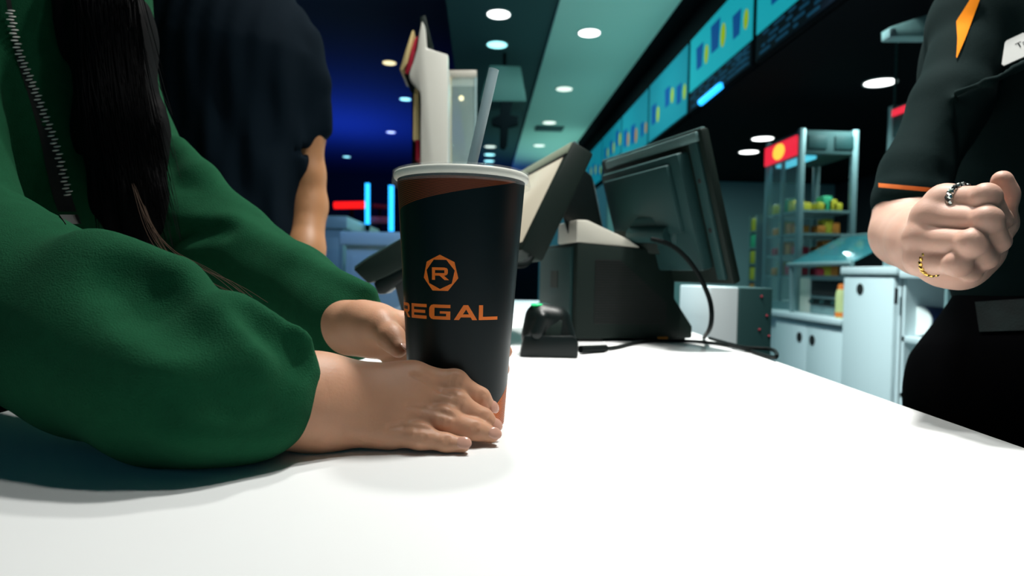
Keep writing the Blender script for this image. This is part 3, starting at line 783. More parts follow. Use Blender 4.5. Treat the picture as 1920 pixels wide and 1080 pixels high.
# belt and trousers
P = Sdf(); hx = at(1975, 640, .97)
P.chain([(1975, 560, .965, 142), (1975, 600, .965, 140), (1968, 680, .955, 160), (1950, 738, .945, 205), (1955, 800, .945, 205), (1960, 1000, .95, 200)], .04)
P.cone(at(1960, 900, .95), (at(1960, 900, .95).x - .02, at(1960, 900, .95).y, .45), .14, .075, .05); 
P.cone(at(2120, 900, .97), (at(2120, 900, .97).x, at(2120, 900, .97).y + .03, .45), .13, .075, .05); P.px((2000, 740, .97, 150), (2130, 760, .97, 160), .05)
fe = [Vector((at(1960, 900, .95).x - .02, at(1960, 900, .95).y, 0)), Vector((at(2120, 900, .97).x, at(2120, 900, .97).y + .03, 0))]
S2 = Sdf()
for q in fe:
    P.cone(q + Vector((0, 0, .45)), q + Vector((0, 0, .09)), .075, .06, .03)
    f_ = Vector(ef + (0,)).normalized() if len(ef) == 2 else Vector(ef)
    S2.cone(q + Vector((0, 0, .045)) - f_ * .03, q + Vector((0, 0, .04)) + f_ * .13, .045, .038, .02); S2.cone(q + Vector((0, 0, .06)), q + Vector((0, 0, .11)), .04, .04, .02)
spart('trousers', [P.build(.009)], 'trousers', eroot); spart('shoes', [S2.build(.008, clipz=.002)], 'shoe', eroot)
bl = patch(P, [(1828 + 6 * i, 566 - .4 * i, 1836 + 6 * i, 622 - .2 * i) for i in range(0, 27)], 'belt', 'belt', eroot, .004, 'patterned grey belt')

# ------------------------------------------------------------------ cash register
def frame(A, B, Cc):
    """box frame from near top corner A, near bottom corner B, far top corner Cc"""
    U = (Cc - A); W = U.length; U.normalize(); V = (B - A); V = V - U * V.dot(U); Hh = V.length; V.normalize(); N = U.cross(V)
    T = Matrix((U, V, N)).transposed().to_4x4(); T.translation = A
    return T, W, Hh
pb = on_z(1078, 641, CT)
reg = thing('cash_register', 'black cash register with two back-to-back screens behind the cup', 'cash register', (pb.x + .1, pb.y + .1, CT))
ang = R(13)
TB = Matrix.Translation(pb) @ Matrix.Rotation(R(-2.7) + ang, 4, 'Z')
prof = [(0, 0, .006), (.245, 0, .006), (.245, 0, .03), (.205, 0, .085), (.205, 0, .168), (.195, 0, .178), (0, 0, .190)]
part('housing', MB(TB).prism(prof, (0, .26, 0), .004), 'pos', reg)
part('foot', MB(TB).box((.01, .01, 0), (.06, .25, .01)).box((.17, .01, 0), (.235, .25, .01)), 'posblack', reg)
v = MB(TB)
for i in range(25): v.box((.037, -.0012, .035 + i * .0050), (.037 + .150 - (0.0 if i < 8 else (i - 8) * .006), .001, .0372 + i * .0050))
part('vent_slots', v, 'vent', reg)
part('side_cover', MB(TB).box((-.006, .02, .014), (.002, .24, .182), .002), 'poslight', reg, label='grey side cover')
part('side_label', MB(TB).box((-.0068, .10, .10), (-.005, .15, .135)), 'pos', reg)
part('printer_cover', MB(TB).prism([(-.002, 0, .190), (.13, 0, .183), (.10, 0, .20), (.02, 0, .232), (-.002, 0, .232)], (0, .12, 0), .003), 'cream', reg, label='pale printer cover')
# operator screen, seen from behind
A, B, Cc = at(1313, 240, 1.06), at(1453, 538, 1.00), at(1125, 303, 1.40)
T, W, Hh = frame(A, B, Cc)
sgn = 1 if (T.to_3x3() @ Vector((0, 0, 1))).dot(toC(A)) > 0 else -1
def zz(a, b): return sorted((a * sgn, b * sgn))
def sb(x0, y0, a, x1, y1, b, bev=.002):
    lo, hi = zz(a, b); return MB(T).box((x0, y0, lo), (x1, y1, hi), bev)
scr = part('operator_screen', sb(0, 0, -.018, W, Hh, .0, .006), 'pos', reg)
part('screen_glass', sb(.012, .012, -.0186, W - .012, Hh - .012, -.0175, .0004), 'screen_dark', scr)
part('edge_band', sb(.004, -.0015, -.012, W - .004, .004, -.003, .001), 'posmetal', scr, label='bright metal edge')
part('back_cover', sb(.045, .03, -.002, W - .03, Hh - .03, .024, .006), 'poslight', scr)
part('back_cover', sb(.07, .045, .02, W - .05, Hh * .62, .034, .005), 'poslight', scr)
part('bezel_rib', sb(.012, .02, -.001, .034, Hh - .01, .006, .002), 'poslight', scr)
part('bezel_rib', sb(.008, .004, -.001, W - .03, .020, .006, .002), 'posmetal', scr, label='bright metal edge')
for yy in (.30, .62): part('screw', sb(.020, Hh * yy, .004, .028, Hh * yy + .008, .0072, .002), 'vent', scr)
hb = at(1215, 432, 1.22); ht = at(1262, 420, 1.16)
part('hinge', MB().tube([at(1185, 440, 1.26), at(1255, 440, 1.17)], .016, 20), 'poslight', reg)
part('neck', MB().prism([at(1175, 435, 1.27), at(1260, 452, 1.17), at(1268, 402, 1.15), at(1190, 408, 1.25)], Vector((.03, .01, -.02)), .003), 'poslight', reg)
part('neck_post', MB().prism([at(1150, 470, 1.28), at(1270, 480, 1.22), at(1265, 440, 1.20), at(1150, 432, 1.28)], Vector((.05, .05, -.0)), .003), 'pos', reg)
# customer screen, seen edge on
A, B, Cc = at(1076, 263, 1.15), at(972, 470, 1.13), at(960, 330, 1.50)
T, W, Hh = frame(A, B, Cc)
sgn = 1 if (T.to_3x3() @ Vector((0, 0, 1))).dot(Vector((1, 0, 0))) > 0 else -1
cs_ = part('customer_screen', sb(0, 0, 0, W, Hh, .046, .006), 'pos', reg)
part('screen_glass', sb(.016, .018, -.0008, W - .016, Hh - .018, .001, .0003), 'screen', cs_, label='pale lit screen')
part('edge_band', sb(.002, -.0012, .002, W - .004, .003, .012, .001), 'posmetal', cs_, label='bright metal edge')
part('bezel', sb(.004, .003, -.0016, W - .004, .026, .001, .0005), 'bezel', cs_, label='olive grey top bezel')
part('bezel_line', sb(.006, .026, -.0014, W - .006, .032, .001, .0003), 'posblack', cs_)
part('screen_bracket', MB().prism([at(1050, 390, 1.24), at(1075, 300, 1.26), at(1110, 330, 1.28), at(1130, 430, 1.30), at(1065, 440, 1.26)], Vector((.02, .09, 0)), .003), 'posblack', reg)
part('cash_sticker', MB(TB).box((.170, -.004, .004), (.190, .001, .009)), 'sticker', reg, label='small orange sticker')

# cables
mb = MB(); mb.tube(catmull([at(1222, 448, 1.16), at(1262, 462, 1.13), at(1300, 500, 1.12), at(1330, 560, 1.12), at(1333, 608, 1.13), on_z(1320, 633, CT + .004)], 8), .0042, 10)
solo('cable', mb, 'cable', 'black cable hanging from the register down to the counter', 'cable')
mb = MB(); mb.tube(catmull([on_z(1090, 655, CT + .007), on_z(1150, 652, CT + .004), on_z(1210, 640, CT + .004), on_z(1300, 640, CT + .004), on_z(1380, 650, CT + .004), on_z(1440, 668, CT + .004), on_z(1456, 668, CT + .008), on_z(1446, 655, CT + .010), on_z(1390, 650, CT + .008), on_z(1330, 634, CT + .006)], 8), .0032, 10)
mb.tube([on_z(1088, 655, CT + .008), on_z(1136, 653, CT + .0065)], .0062, 12)
solo('cable', mb, 'cable', 'black scanner cable looping on the counter to its right edge', 'cable')
mb = MB(); mb.tube(catmull([at(962, 497, 1.06), at(985, 494, 1.10), at(1005, 470, 1.16), at(1030, 430, 1.24)], 8), .006, 10)
solo('cable', mb, 'cable', 'short thick black cable under the register customer screen', 'cable')

# ------------------------------------------------------------------ barcode scanner
sb0 = on_z(1030, 671, CT); TS = Matrix.Translation(sb0) @ Matrix.Rotation(R(-4), 4, 'Z')
scn = thing('barcode_scanner', 'small black barcode scanner with green light on the counter', 'scanner', sb0)
part('base', MB(TS).prism([(-.046, 0, 0), (.044, 0, 0), (.044, 0, .026), (.036, 0, .034), (-.036, 0, .034), (-.040, 0, .03)], (0, .07, 0), .004), 'posblack', scn)
q = Sdf(); W_ = lambda x, y, z: TS @ Vector((x, y, z))
q.cone(W_(-.016, .035, .030), W_(-.014, .035, .058), .028, .025, .012); q.cone(W_(.014, .035, .030), W_(.010, .035, .054), .028, .024, .012)
q.cone(W_(-.02, .006, .036), W_(-.012, .010, .060), .010, .008, .01)
spart('head', [q.build(.0022)], 'posblack', scn)
part('face_panel', MB(TS).prism([(-.012, .004, .030), (.016, .004, .030), (.020, .010, .055), (.008, .016, .066), (-.010, .014, .062)], (0, .01, 0), .002), 'pos', scn)
part('status_light', MB().ball(at(1006, 571, sb0.y + .03), (.010, .006, .0022), TS.to_3x3()), 'led', scn, label='green status light')

# ------------------------------------------------------------------ card terminal left of the cup
A, B, Cc = at(752, 452, .98), at(752, 505, .97), at(662, 500, .98)
trm = thing('card_terminal', 'dark card terminal on a tilted stand left behind the cup', 'card terminal', (at(735, 600, 1.0).x, at(735, 600, 1.0).y, CT))
def prismpx(pts, d, depth, bev=.003):
    return MB().prism([at(x, y, d) for x, y in pts], Vector((0, depth, 0)), bev)
part('body', prismpx([(662, 505), (690, 485), (760, 446), (775, 448), (775, 492), (720, 520), (690, 532)], 1.0, .09), 'pos', trm)
part('stand', prismpx([(700, 530), (770, 492), (778, 505), (750, 530), (722, 552), (708, 552)], 1.01, .06), 'posblack', trm)
part('foot', MB().prism([at(735, 515, 1.02), at(775, 510, 1.02), on_z(800, 653, CT) , on_z(770, 653, CT)], Vector((0, .05, 0)), .002), 'posblack', trm)
part('keys', prismpx([(664, 500), (690, 481), (758, 443), (759, 445), (690, 486), (665, 504)], 1.01, .07, .0005), 'posmetal', trm)

# ------------------------------------------------------------------ countertop dispenser tower
DD = 1.72
dpb = on_z(815, 512 + 153.6 / DD, CT)
tw = thing('drink_dispenser', 'tall white countertop dispenser with red and yellow front rising behind the cup', 'dispenser', (at(815, 600, DD).x, at(815, 600, DD).y + .1, CT))
by = 512 + 153.6 / DD - 2.5
def towpx(pts, d, depth, bev=.004): return MB().prism([at(x, y, d) for x, y in pts], Vector((-.0, depth, 0)), bev)
side = catmull([Vector((a, b, 0)) for a, b in [(782, 90), (776, 112), (768, 135), (768, 148), (780, 163), (788, 180), (788, 250)]], 5)
outl = [(791, 38), (786, 60)] + [(v.x, v.y) for v in side] + [(788, by), (840, by), (840, 102), (800, 90), (797, 50)]
part('side_panel', towpx(outl, DD, .03), 'disp', tw)
part('front_panel', towpx([(772, 58), (776, 56), (764, 118), (754, 132), (749, 130)], DD + .02, .16, .002), 'yellow', tw, label='pale yellow header panel')
part('front_panel', towpx([(777, 74), (783, 66), (772, 125), (764, 138), (759, 135)], DD + .015, .16, .002), 'red', tw, label='red header panel')
part('header_back', towpx([(788, 32), (797, 28), (812, 88), (800, 92), (786, 92)], DD + .02, .20, .002), 'pos', tw)
part('header_shade', towpx([(757, 138), (768, 140), (784, 166), (784, 180), (770, 172)], DD + .02, .15, .002), 'posblack', tw)
part('front_panel', towpx([(776, 164), (784, 164), (786, 262), (774, 262)], DD + .02, .15, .002), 'yellow', tw, label='cream lower front panel')
part('front_panel', towpx([(779, 262), (787, 262), (787, 300), (779, 300)], DD + .02, .15, .002), 'red', tw, label='red lower front panel')
part('front_panel', towpx([(772, 170), (777, 168), (779, by), (772, by)], DD + .04, .15, .002), 'posblack', tw, label='dark front edge')
part('cabinet', towpx([(788, 106), (838, 106), (838, by), (788, by)], DD + .03, .22, .004), 'disp', tw)
# glass display column beside it
gd = 2.02; gy = 512 + 153.6 / gd - 2
gc = thing('display_case', 'tall glass display column beside the white dispenser', 'display case', (at(868, 500, gd).x, at(868, 500, gd).y + .05, CT))
part('top_cap', towpx([(841, 131), (894, 131), (894, 145), (841, 145)], gd, .10, .003), 'cream', gc)
part('glass', towpx([(845, 145), (890, 145), (890, gy - 8), (845, gy - 8)], gd + .004, .09, .001), 'glass', gc)
part('corner_post', towpx([(840, 145), (846, 145), (846, gy), (840, gy)], gd - .002, .012, .001), 'yellow', gc)
part('corner_post', towpx([(889, 145), (894, 145), (894, gy), (889, gy)], gd - .002, .012, .001), 'steel', gc)
part('foot', towpx([(841, gy - 8), (894, gy - 8), (894, gy), (841, gy)], gd - .002, .10, .001), 'cream', gc)
part('inner_lamp', MB().ball(at(865, 184, gd + .04), .0085), 'lampy', gc, label='small warm lamp')

# ------------------------------------------------------------------ ceiling lights
def light_fix(loc, rad, label, group, lens):
    t = thing('ceiling_light', label, 'ceiling light', loc, group)
    part('trim_ring', MB().lathe([(rad, -.001), (rad * 1.12, -.004), (rad * 1.12, .004), (rad, .004)], 32, closed=True), 'ring', t, False)
    part('lens', MB().lathe([(.001, -.002), (rad, -.002), (rad, .003), (.001, .003)], 32), lens, t, False)
    return t
g1 = 'round ceiling lights in the pale ceiling strip'
zs = H1 - .024
pos = [on_z(1105, 62, zs), on_z(1058, 167, zs), on_z(1030, 230, zs), on_z(1011, 273, zs)]
l0 = light_fix(pos[0], .082, 'nearest and largest round light in the pale ceiling strip', g1, 'lamp')
for p, lb in zip(pos[1:], ['second nearest round light in the pale ceiling strip', 'third round light along the pale ceiling strip, by the dark vent', 'farthest round light in the pale ceiling strip']): dup(l0, p, lb, {'lens': 'lampd'})
g2 = 'round ceiling lights in the dark centre ceiling'
zc_ = H1 - .005
for (x, y), lb, ln in zip([(935, 27), (932, 84), (919, 275), (918, 290), (917, 302), (916.5, 313)], ['largest light in the dark ceiling, at the top edge', 'second light in the dark ceiling, above the straw', 'third light down the dark ceiling, right of the straw', 'fourth light down the dark ceiling, just under the third', 'fifth light down the dark ceiling, above the cup rim', 'last and faintest light down the dark ceiling'], ['lamp', 'lampc', 'lampd', 'lampc', 'lampc', 'lampc']):
    dup(l0, on_z(x, y, zc_), lb, {'lens': ln})['group'] = g2
g3 = 'round lights in the dark blue lobby ceiling'
for (x, y), lb, ln in zip([(730, 118), (760, 186), (733, 248), (650, 294), (660, 341)], ['yellow lobby light left of the dispenser header', 'cool light half hidden by the white dispenser', 'dim yellow lobby light below the header light', 'pale cyan lobby light near the bare arm', 'small yellow lobby light beside the blue tubes'], ['lampy', 'lampc', 'lampd', 'lampc', 'lampy']):
    dup(l0, on_z(x, y, H2 - .005), lb, {'lens': ln})['group'] = g3
g4 = 'round lights in the black kitchen ceiling'
for (x, y), lb in zip([(1650, 155), (1430, 260), (1404, 285)], ['kitchen ceiling light beside the black polo sleeve', 'kitchen ceiling light above the red and yellow sign', 'kitchen ceiling light half hidden behind the red and yellow sign']):
    p = on_z(x, y, HK - .065); dup(l0, p, lb, {'lens': 'lamp'})['group'] = g4
for p in pos[:2] : area('ceiling_downlight', p - Vector((0, 0, .01)), 10, .16, TEAL)
area('ceiling_downlight', on_z(935, 27, zc_) - Vector((0, 0, .02)), 8, .16, TEAL); 
for (x, y) in [(1650, 155), (1430, 260), (1404, 285)]: area('kitchen_downlight', on_z(x, y, HK - .065) - Vector((0, 0, .01)), 10, .16, (.70, 1, 1))
mb = MB(); c = on_z(1030, 241, H1 - .024); mb.box(c + Vector((-.18, -.14, -.008)), c + Vector((.18, .14, .004)), .003)
solo('ceiling_vent', mb, 'ceil_dark', 'dark square vent in the pale ceiling strip', 'ceiling vent')

# hanging screen box and black cross mount in the distance
hd = 5.4
hg = thing('hanging_screen', 'grey hanging screen with black cross bracket behind the straw', 'hanging screen', (at(945, 155, hd).x, at(945, 155, hd).y + .1, at(945, 190, hd).z))
part('casing', MB().prism([at(918, 122, hd), at(976, 124, hd), at(987, 190, hd), at(900, 190, hd)], Vector((0, .3, 0)), .008), 'casing', hg)
part('rod', MB().tube([at(947, 124, hd) + Vector((0, .15, -.01)), Vector((at(947, 124, hd).x, at(947, 124, hd).y + .15, H1))], .015, 10), 'black', hg)
part('cross_bracket', MB().prism([at(*p, hd) for p in [(938, 190), (960, 190), (957, 215), (972, 218), (972, 234), (954, 238), (951, 272), (946, 280), (937, 276), (938, 238), (922, 234), (922, 222), (938, 214)]], Vector((0, .06, 0)), .006), 'black', hg)

# ------------------------------------------------------------------ menu boards
XM = 1.44
gm = 'backlit menu boards along the bulkhead'
zt_, zm_, zb_ = CT + .128 + 1.68 * XM / 1.45, CT + .128 + 1.295, CT + .128 + 1.15
lbl = ['nearest backlit menu board at the top edge of the photo', 'second menu board, large with blue and yellow pictures', 'third menu board, teal panel above the register screen', 'fourth menu board with an orange picture', 'fifth menu board along the bulkhead', 'sixth menu board along the bulkhead', 'farthest menu board, behind the customer screen']
rnd = random.Random(5)
for i in range(7):
    y0 = 2.32 + 1.1 * i; y1 = y0 + 1.07; full = i in (2, 3, 5)
    t = thing('menu_board', lbl[i], 'menu board', (XM, (y0 + y1) / 2, zb_), gm)
    part('frame', MB().box((XM, y0, zb_), (1.47, y1, zt_), .004), 'black', t)
    zl = zb_ + .02 if full else zm_
    part('lit_panel', MB().box((XM - .006, y0 + .015, zl), (XM + .002, y1 - .015, zt_ - .012)), 'menu' if i < 2 else 'menu2', t)
    if not full:
        part('lower_strip', MB().box((XM - .006, y0 + .015, zb_ + .006), (XM + .002, y1 - .015, zm_ - .008)), 'menuk', t)
        tx = MB()
        for r_ in range(4):
            yy = y0 + .04
            while yy < y1 - .12:
                L = rnd.uniform(.04, .13); tx.box((XM - .008, yy, zb_ + .022 + r_ * .030), (XM - .005, yy + L, zb_ + .036 + r_ * .030)); yy += L + rnd.uniform(.02, .09)
        part('menu_text', tx, 'menut', t, label='rows of dim text')
        ty = MB()
        for r_ in range(3): ty.box((XM - .0085, y0 + .08, zb_ + .022 + r_ * .035), (XM - .005, y0 + .22, zb_ + .040 + r_ * .035))
        part('price_text', ty, 'menuy' if i == 0 else 'menut', t)
    hh = zt_ - zl
    for k in range(3):
        yc = y0 + .2 + .33 * k + rnd.uniform(-.04, .04); s = rnd.uniform(.7, 1.1)
        zc0 = zl + hh * rnd.uniform(.15, .35)
        part('cup_picture', MB().prism([(XM - .0085, yc - .055 * s, zc0), (XM - .0085, yc + .055 * s, zc0), (XM - .0085, yc + .075 * s, zc0 + .17 * s), (XM - .0085, yc - .075 * s, zc0 + .17 * s)], (.003, 0, 0)), 'menub', t)
        part('food_picture', MB().ball((XM - .006, yc - .13, zc0 + .05), (.003, .04 * s, .07 * s)), 'menuo' if i == 3 else 'menuy', t)
a = on_x(1314, 192, XM - .02); b = on_x(1351, 161, XM - .02)
mb = MB(); mb.tube([a, b], .021, 12); solo('light_tube', mb, 'neonb', 'short slanting blue light tube under the menu boards', 'light tube')

# ------------------------------------------------------------------ lobby side: kiosks, neon
for (xa, xb, yt, d, dep, lb) in [(637, 790, 433, 3.5, 1.2, 'near white kiosk with a thick slab top left of the cup'), (560, 650, 403, 4.3, 1.35, 'taller far white kiosk beside the bare arm')]:
    a = at(xa, yt, d); b = at(xb, yt, d); th = .075 if d < 4 else .085
    t = thing('kiosk', lb, 'kiosk', ((a.x + b.x) / 2, a.y + dep / 2, 0))
    part('slab', MB().box((a.x, a.y, a.z - th), (b.x, a.y + dep, a.z), .006), 'white', t)
    part('body', MB().box((a.x + .03, a.y + .03, .08), (b.x - .03, a.y + dep - .03, a.z - th)), 'white', t)
    part('plinth', MB().box((a.x + .06, a.y + .06, 0), (b.x - .06, a.y + dep - .06, .08)), 'black', t)
    part('panel', MB().box((a.x + .06, a.y + .024, .2), (b.x - .06, a.y + .032, a.z - th - .06), .002), 'white', t)
area('kiosk_wash', at(700, 300, 2.9) + Vector((0, -.3, .5)), 7, .3, (.25, .5, 1.0), at(700, 500, 3.6))
for (x, y0, y1, d, lb) in [(689, 344, 421, 4.9, 'left vertical blue light tube above the kiosk'), (733.5, 348, 434, 4.5, 'right vertical blue light tube next to the cup')]:
    t = thing('light_tube', lb, 'light tube', at(x, y1, d), 'vertical blue tubes above the kiosks')
    part('tube', MB().tube([at(x, y0, d), at(x, y1, d)], .019, 14), 'neonb', t)
    e = at(x, y1, d); part('socket', MB().tube([e, e - Vector((0, 0, .04))], .02, 12), 'black', t)
    part('post', MB().tube([e - Vector((0, 0, .03)), Vector((e.x, e.y, 0 if d > 4.7 else at(637, 433, 3.5).z))], .012, 10), 'black', t)
for a, b, r_, m, lb in [(at(627, 385, 7.2), at(690, 384, 7.2), .04, 'neonr', 'horizontal red light strip left of the blue tubes'), (at(700, 386, 8.0), at(724, 388, 8.0), .03, 'red', 'dull red strip between the two blue tubes')]:
    c = (a + b) / 2; t = thing('light_strip', lb, 'light strip', (c.x, c.y, 0))
    part('strip', MB().tube([a, b], r_, 12), m, t)
    part('post', MB().tube([Vector((c.x, c.y + r_, c.z)), Vector((c.x, c.y + r_, 0))], .02, 10), 'black', t)
for k, (x, y, m, lb) in enumerate([(703, 414, 'pk_r', 'red packet on the kiosk between the blue tubes'), (722, 420, 'pk_r', 'red packet on the kiosk by the right blue tube')]):
    c = at(x, y, 5.0); zt2 = at(605, 403, 4.3).z
    mb = MB(); mb.box((c.x - .04, c.y - .03, at(650, 403, 4.3).z), (c.x + .04, c.y + .03, at(650, 403, 4.3).z + .05), .006); solo('snack_packet', mb, m, lb, 'packet', 'red packets on the far kiosk')

# ------------------------------------------------------------------ back counter, cabinets, food warmers
XB = on_z(1590, 604, .875).x                    # front plane of the back counter
def yx(px): return on_x(px, 540, XB).y
yA, yB, yC2 = yx(1690), yx(1588), yx(1425)
bc = thing('back_counter', 'white low back counter with two doors with round black finger holes', 'cabinet', (XB + .3, (yB + yC2) / 2, 0))
part('worktop', MB().box((XB - .02, yB + .015, .855), (XB + .62, yC2 + .8, .885), .004), 'white', bc)
part('body', MB().box((XB + .02, yB + .015, .08), (XB + .60, yC2 + .8, .855)), 'white', bc)
part('plinth', MB().box((XB + .06, yB + .02, 0), (XB + .58, yC2 + .78, .08)), 'black', bc)
ys = on_x(1512, 640, XB).y
for (ya, yb, px, py) in [(yB + .016, ys - .003, 1523, 638), (ys + .003, ys + (ys - yB), 1499, 632)]:
    dr = part('door', MB().box((XB, ya, .10), (XB + .02, yb, .835), .002), 'white', bc)
    h = on_x(px, py, XB); Th = Matrix.Translation(Vector((XB - .001, h.y, h.z))) @ Matrix.Rotation(R(90), 4, 'Y')
    part('finger_hole', MB().lathe([(.0005, -.002), (.028, -.002), (.028, .003), (.0005, .003)], 24, Th), 'vent', dr, label='round black finger hole')
hz = on_x(1585, 657, XB); part('hinge', MB().box((XB - .006, hz.y - .006, hz.z - .035), (XB, hz.y + .010, hz.z + .03), .001), 'black', bc)
# tall cabinet
ztall = on_x(1590, 501, XB).z
tc = thing('tall_cabinet', 'taller white cabinet with one round black finger hole', 'cabinet', (XB + .3, (yA + yB) / 2, 0))
part('top', MB().box((XB - .03, yA - .01, ztall - .035), (XB + .62, yB + .01, ztall), .004), 'white', tc)
part('body', MB().box((XB + .0, yA, .08), (XB + .60, yB, ztall - .035)), 'white', tc)
part('plinth', MB().box((XB + .06, yA + .01, 0), (XB + .58, yB - .01, .08)), 'black', tc)
dr = part('door', MB().box((XB - .02, yA + .02, .10), (XB, yB - .006, ztall - .05), .003), 'white', tc)
h = on_x(1613, 542, XB - .02); Th = Matrix.Translation(Vector((XB - .021, h.y, h.z))) @ Matrix.Rotation(R(90), 4, 'Y')
part('finger_hole', MB().lathe([(.0005, -.002), (.026, -.002), (.026, .003), (.0005, .003)], 24, Th), 'vent', dr, label='round black finger hole')
h = on_x(1683, 553, XB - .02); part('hinge', MB().box((XB - .026, h.y - .004, h.z - .04), (XB - .02, h.y + .012, h.z + .03), .001), 'black', tc)
# open shelf unit
yD = yx(1900)
zs1 = on_x(1720, 634, XB).z; zs2 = on_x(1700, 738, XB).z
ou = thing('shelf_unit', 'open white shelf unit beside the tall cabinet and the black trousers', 'shelf', (XB + .3, (yA + yD) / 2, 0))
part('top', MB().box((XB - .02, yD, ztall - .05), (XB + .62, yA - .012, ztall - .02), .003), 'white', ou)
for z in (zs1, zs2, .09): part('shelf', MB().box((XB, yD, z - .025), (XB + .58, yA - .012, z), .002), 'white', ou)
part('back', MB().box((XB + .58, yD, .0), (XB + .60, yA - .012, ztall - .05)), 'white', ou)
for y in (yA - .03, yD): part('side', MB().box((XB, y, 0), (XB + .58, y + .018, ztall - .05)), 'white', ou)
yp = yx(1776); part('post', MB().box((XB - .004, yp - .008, zs1), (XB + .012, yp + .008, ztall - .05)), 'steel', ou)
# bucket on its side
c = on_x(1707, 590, XB + .02); rbk = .062
Tb = Matrix.Translation(Vector((XB + .04, c.y, zs1 + rbk + .002))) @ Matrix.Rotation(R(78), 4, 'Y') @ Matrix.Rotation(0, 4, 'Z')
bk = thing('popcorn_bucket', 'navy paper bucket lying on its side with white bottom, on the shelf', 'bucket', Vector((XB + .04, c.y, zs1)))
vdir = Matrix.Rotation(R(-50), 4, 'Z')
Tb = Matrix.Translation(Vector((XB + .05, c.y, zs1 + rbk + .004))) @ Matrix.Rotation(R(15), 4, 'Z') @ Matrix.Rotation(R(90), 4, 'Y')
part('wall', MB().lathe([(rbk - .002, .004), (rbk - .004, .17), (rbk - .0015, .17), (rbk, .004)], 40, Tb, closed=True), 'bucket', bk)
part('bottom', MB().lathe([(.001, 0), (rbk - .004, 0), (rbk, .003), (rbk, .010), (rbk - .004, .010), (.001, .006)], 40, Tb), 'paper', bk, label='white round bottom')
c = on_x(1760, 590, XB + .08)
Tb = Matrix.Translation(Vector((XB + .10, c.y - .06, zs1 + .062))) @ Matrix.Rotation(R(-40), 4, 'Z') @ Matrix.Rotation(R(90), 4, 'Y')
b2 = thing('popcorn_bucket', 'second navy bucket with a pale round mark behind the shelf post', 'bucket', Vector((XB + .10, c.y, zs1)))
part('wall', MB().lathe([(.056, .0), (.058, .16), (.0555, .16), (.0535, .0)], 40, Tb, closed=True), 'bucket', b2)
part('round_mark', MB().lathe([(.026, -.001), (.036, -.001), (.036, .002), (.026, .002)], 32, Tb, closed=True), 'steel', b2, label='pale ring mark')
part('bottom', MB().lathe([(.001, .001), (.0545, .001), (.0545, .004), (.001, .004)], 32, Tb), 'bucket', b2)
# counter oven, bottle
oy0, oy1 = yB + .09, yx(1487)
ov = thing('counter_oven', 'low steel oven with dark opening and knobs on the back counter', 'oven', (XB + .3, (oy0 + oy1) / 2, .885))
part('casing', MB().box((XB + .10, oy0, .885), (XB + .50, oy1, 1.10), .006), 'steel', ov)
part('opening', MB().box((XB + .094, oy0 + .03, .99), (XB + .102, oy1 - .02, 1.075), .002), 'vent', ov)
part('control_strip', MB().box((XB + .092, oy0 + .02, .935), (XB + .102, oy1 - .02, .975), .002), 'posblack', ov)
for k in range(4):
    y = oy0 + .06 + (oy1 - oy0 - .1) * k / 3
    part('knob', MB().lathe([(.001, 0), (.012, 0), (.010, .016), (.001, .016)], 16, Matrix.Translation(Vector((XB + .092, y, .955))) @ Matrix.Rotation(R(-90), 4, 'Y')), 'poslight', ov)
part('handle', MB().tube([Vector((XB + .08, oy0 + .04, 1.083)), Vector((XB + .08, oy1 - .04, 1.083))], .006, 10), 'steel', ov)
mb = MB(); mb.box((XB + .12, oy1 + .02, .885), (XB + .45, oy1 + .16, 1.085), .004); solo('cream_bin', mb, 'cream', 'plain cream bin on the back counter beside the oven', 'bin')
p = on_x(1577, 585, XB + .04); bo = thing('sauce_bottle', 'yellow and white squeeze bottle with orange cap on the back counter', 'bottle', (p.x, p.y, .885))
part('bottle', MB().lathe([(.001, 0), (.026, .0), (.028, .01), (.028, .12), (.022, .145), (.001, .145)], 24), 'bottle', bo, False)
part('cap', MB().lathe([(.001, .145), (.021, .145), (.016, .172), (.001, .175)], 24), 'capo', bo, False, 'orange cap')
part('label_band', MB().lathe([(.0283, .008), (.029, .008), (.029, .03), (.0283, .03)], 24, closed=True), 'capo', bo, False, 'orange band')

def warmer(name, x0, y0, x1, y1, z0, z1, label, shelves, sign=True):
    t = thing(name, label, 'food warmer', ((x0 + x1) / 2, (y0 + y1) / 2, z0))
    for x in (x0, x1 - .035):
        for y in (y0, y1 - .035): part('post', MB().box((x, y, z0), (x + .035, y + .035, z1), .004), 'steel', t)
    part('base', MB().box((x0 + .002, y0 + .002, z0), (x1 - .002, y1 - .002, z0 + .05)), 'steel', t)
    part('header', MB().box((x0 + .006, y0 + .006, z1 - .15), (x1 - .006, y1 - .006, z1 - .01), .003), 'ceil_dark', t)
    for k in range(2): part('header_plate', MB().box((x0 + .05 + k * (x1 - x0 - .03) * .5, y0 - .001, z1 - .12), (x0 + .05 + k * (x1 - x0 - .03) * .5 + .13 * (x1 - x0) / .4, y0 + .008, z1 - .04), .002), 'poslight', t)
    for z in shelves:
        sh = part('shelf', MB().box((x0 + .01, y0 + .01, z - .012), (x1 - .01, y1 - .01, z)), 'steel', t)
    part('mid_post', MB().box((x0 + .004, (y0 + y1) / 2 - .012, z0 + .05), (x0 + .022, (y0 + y1) / 2 + .012, z1 - .15)), 'steel', t)
    part('glass', MB().box((x0 + .008, y0 + .035, z0 + .05), (x0 + .011, y1 - .035, z1 - .15)), 'glassc', t)
    part('inner_light', MB().box((x0 + .05, y0 + .05, z1 - .172), (x0 + .13, y1 - .05, z1 - .152), .003), 'warmlight', t, label='cool tube light')
    return t
pc = on_x(1492, 540, XB + .12); y0 = pc.y; x0 = XB + .12
y1 = on_x(1428, 540, x0).y; z1 = on_x(1488, 246, x0).z
x1 = on_y(1606, 400, y0).x
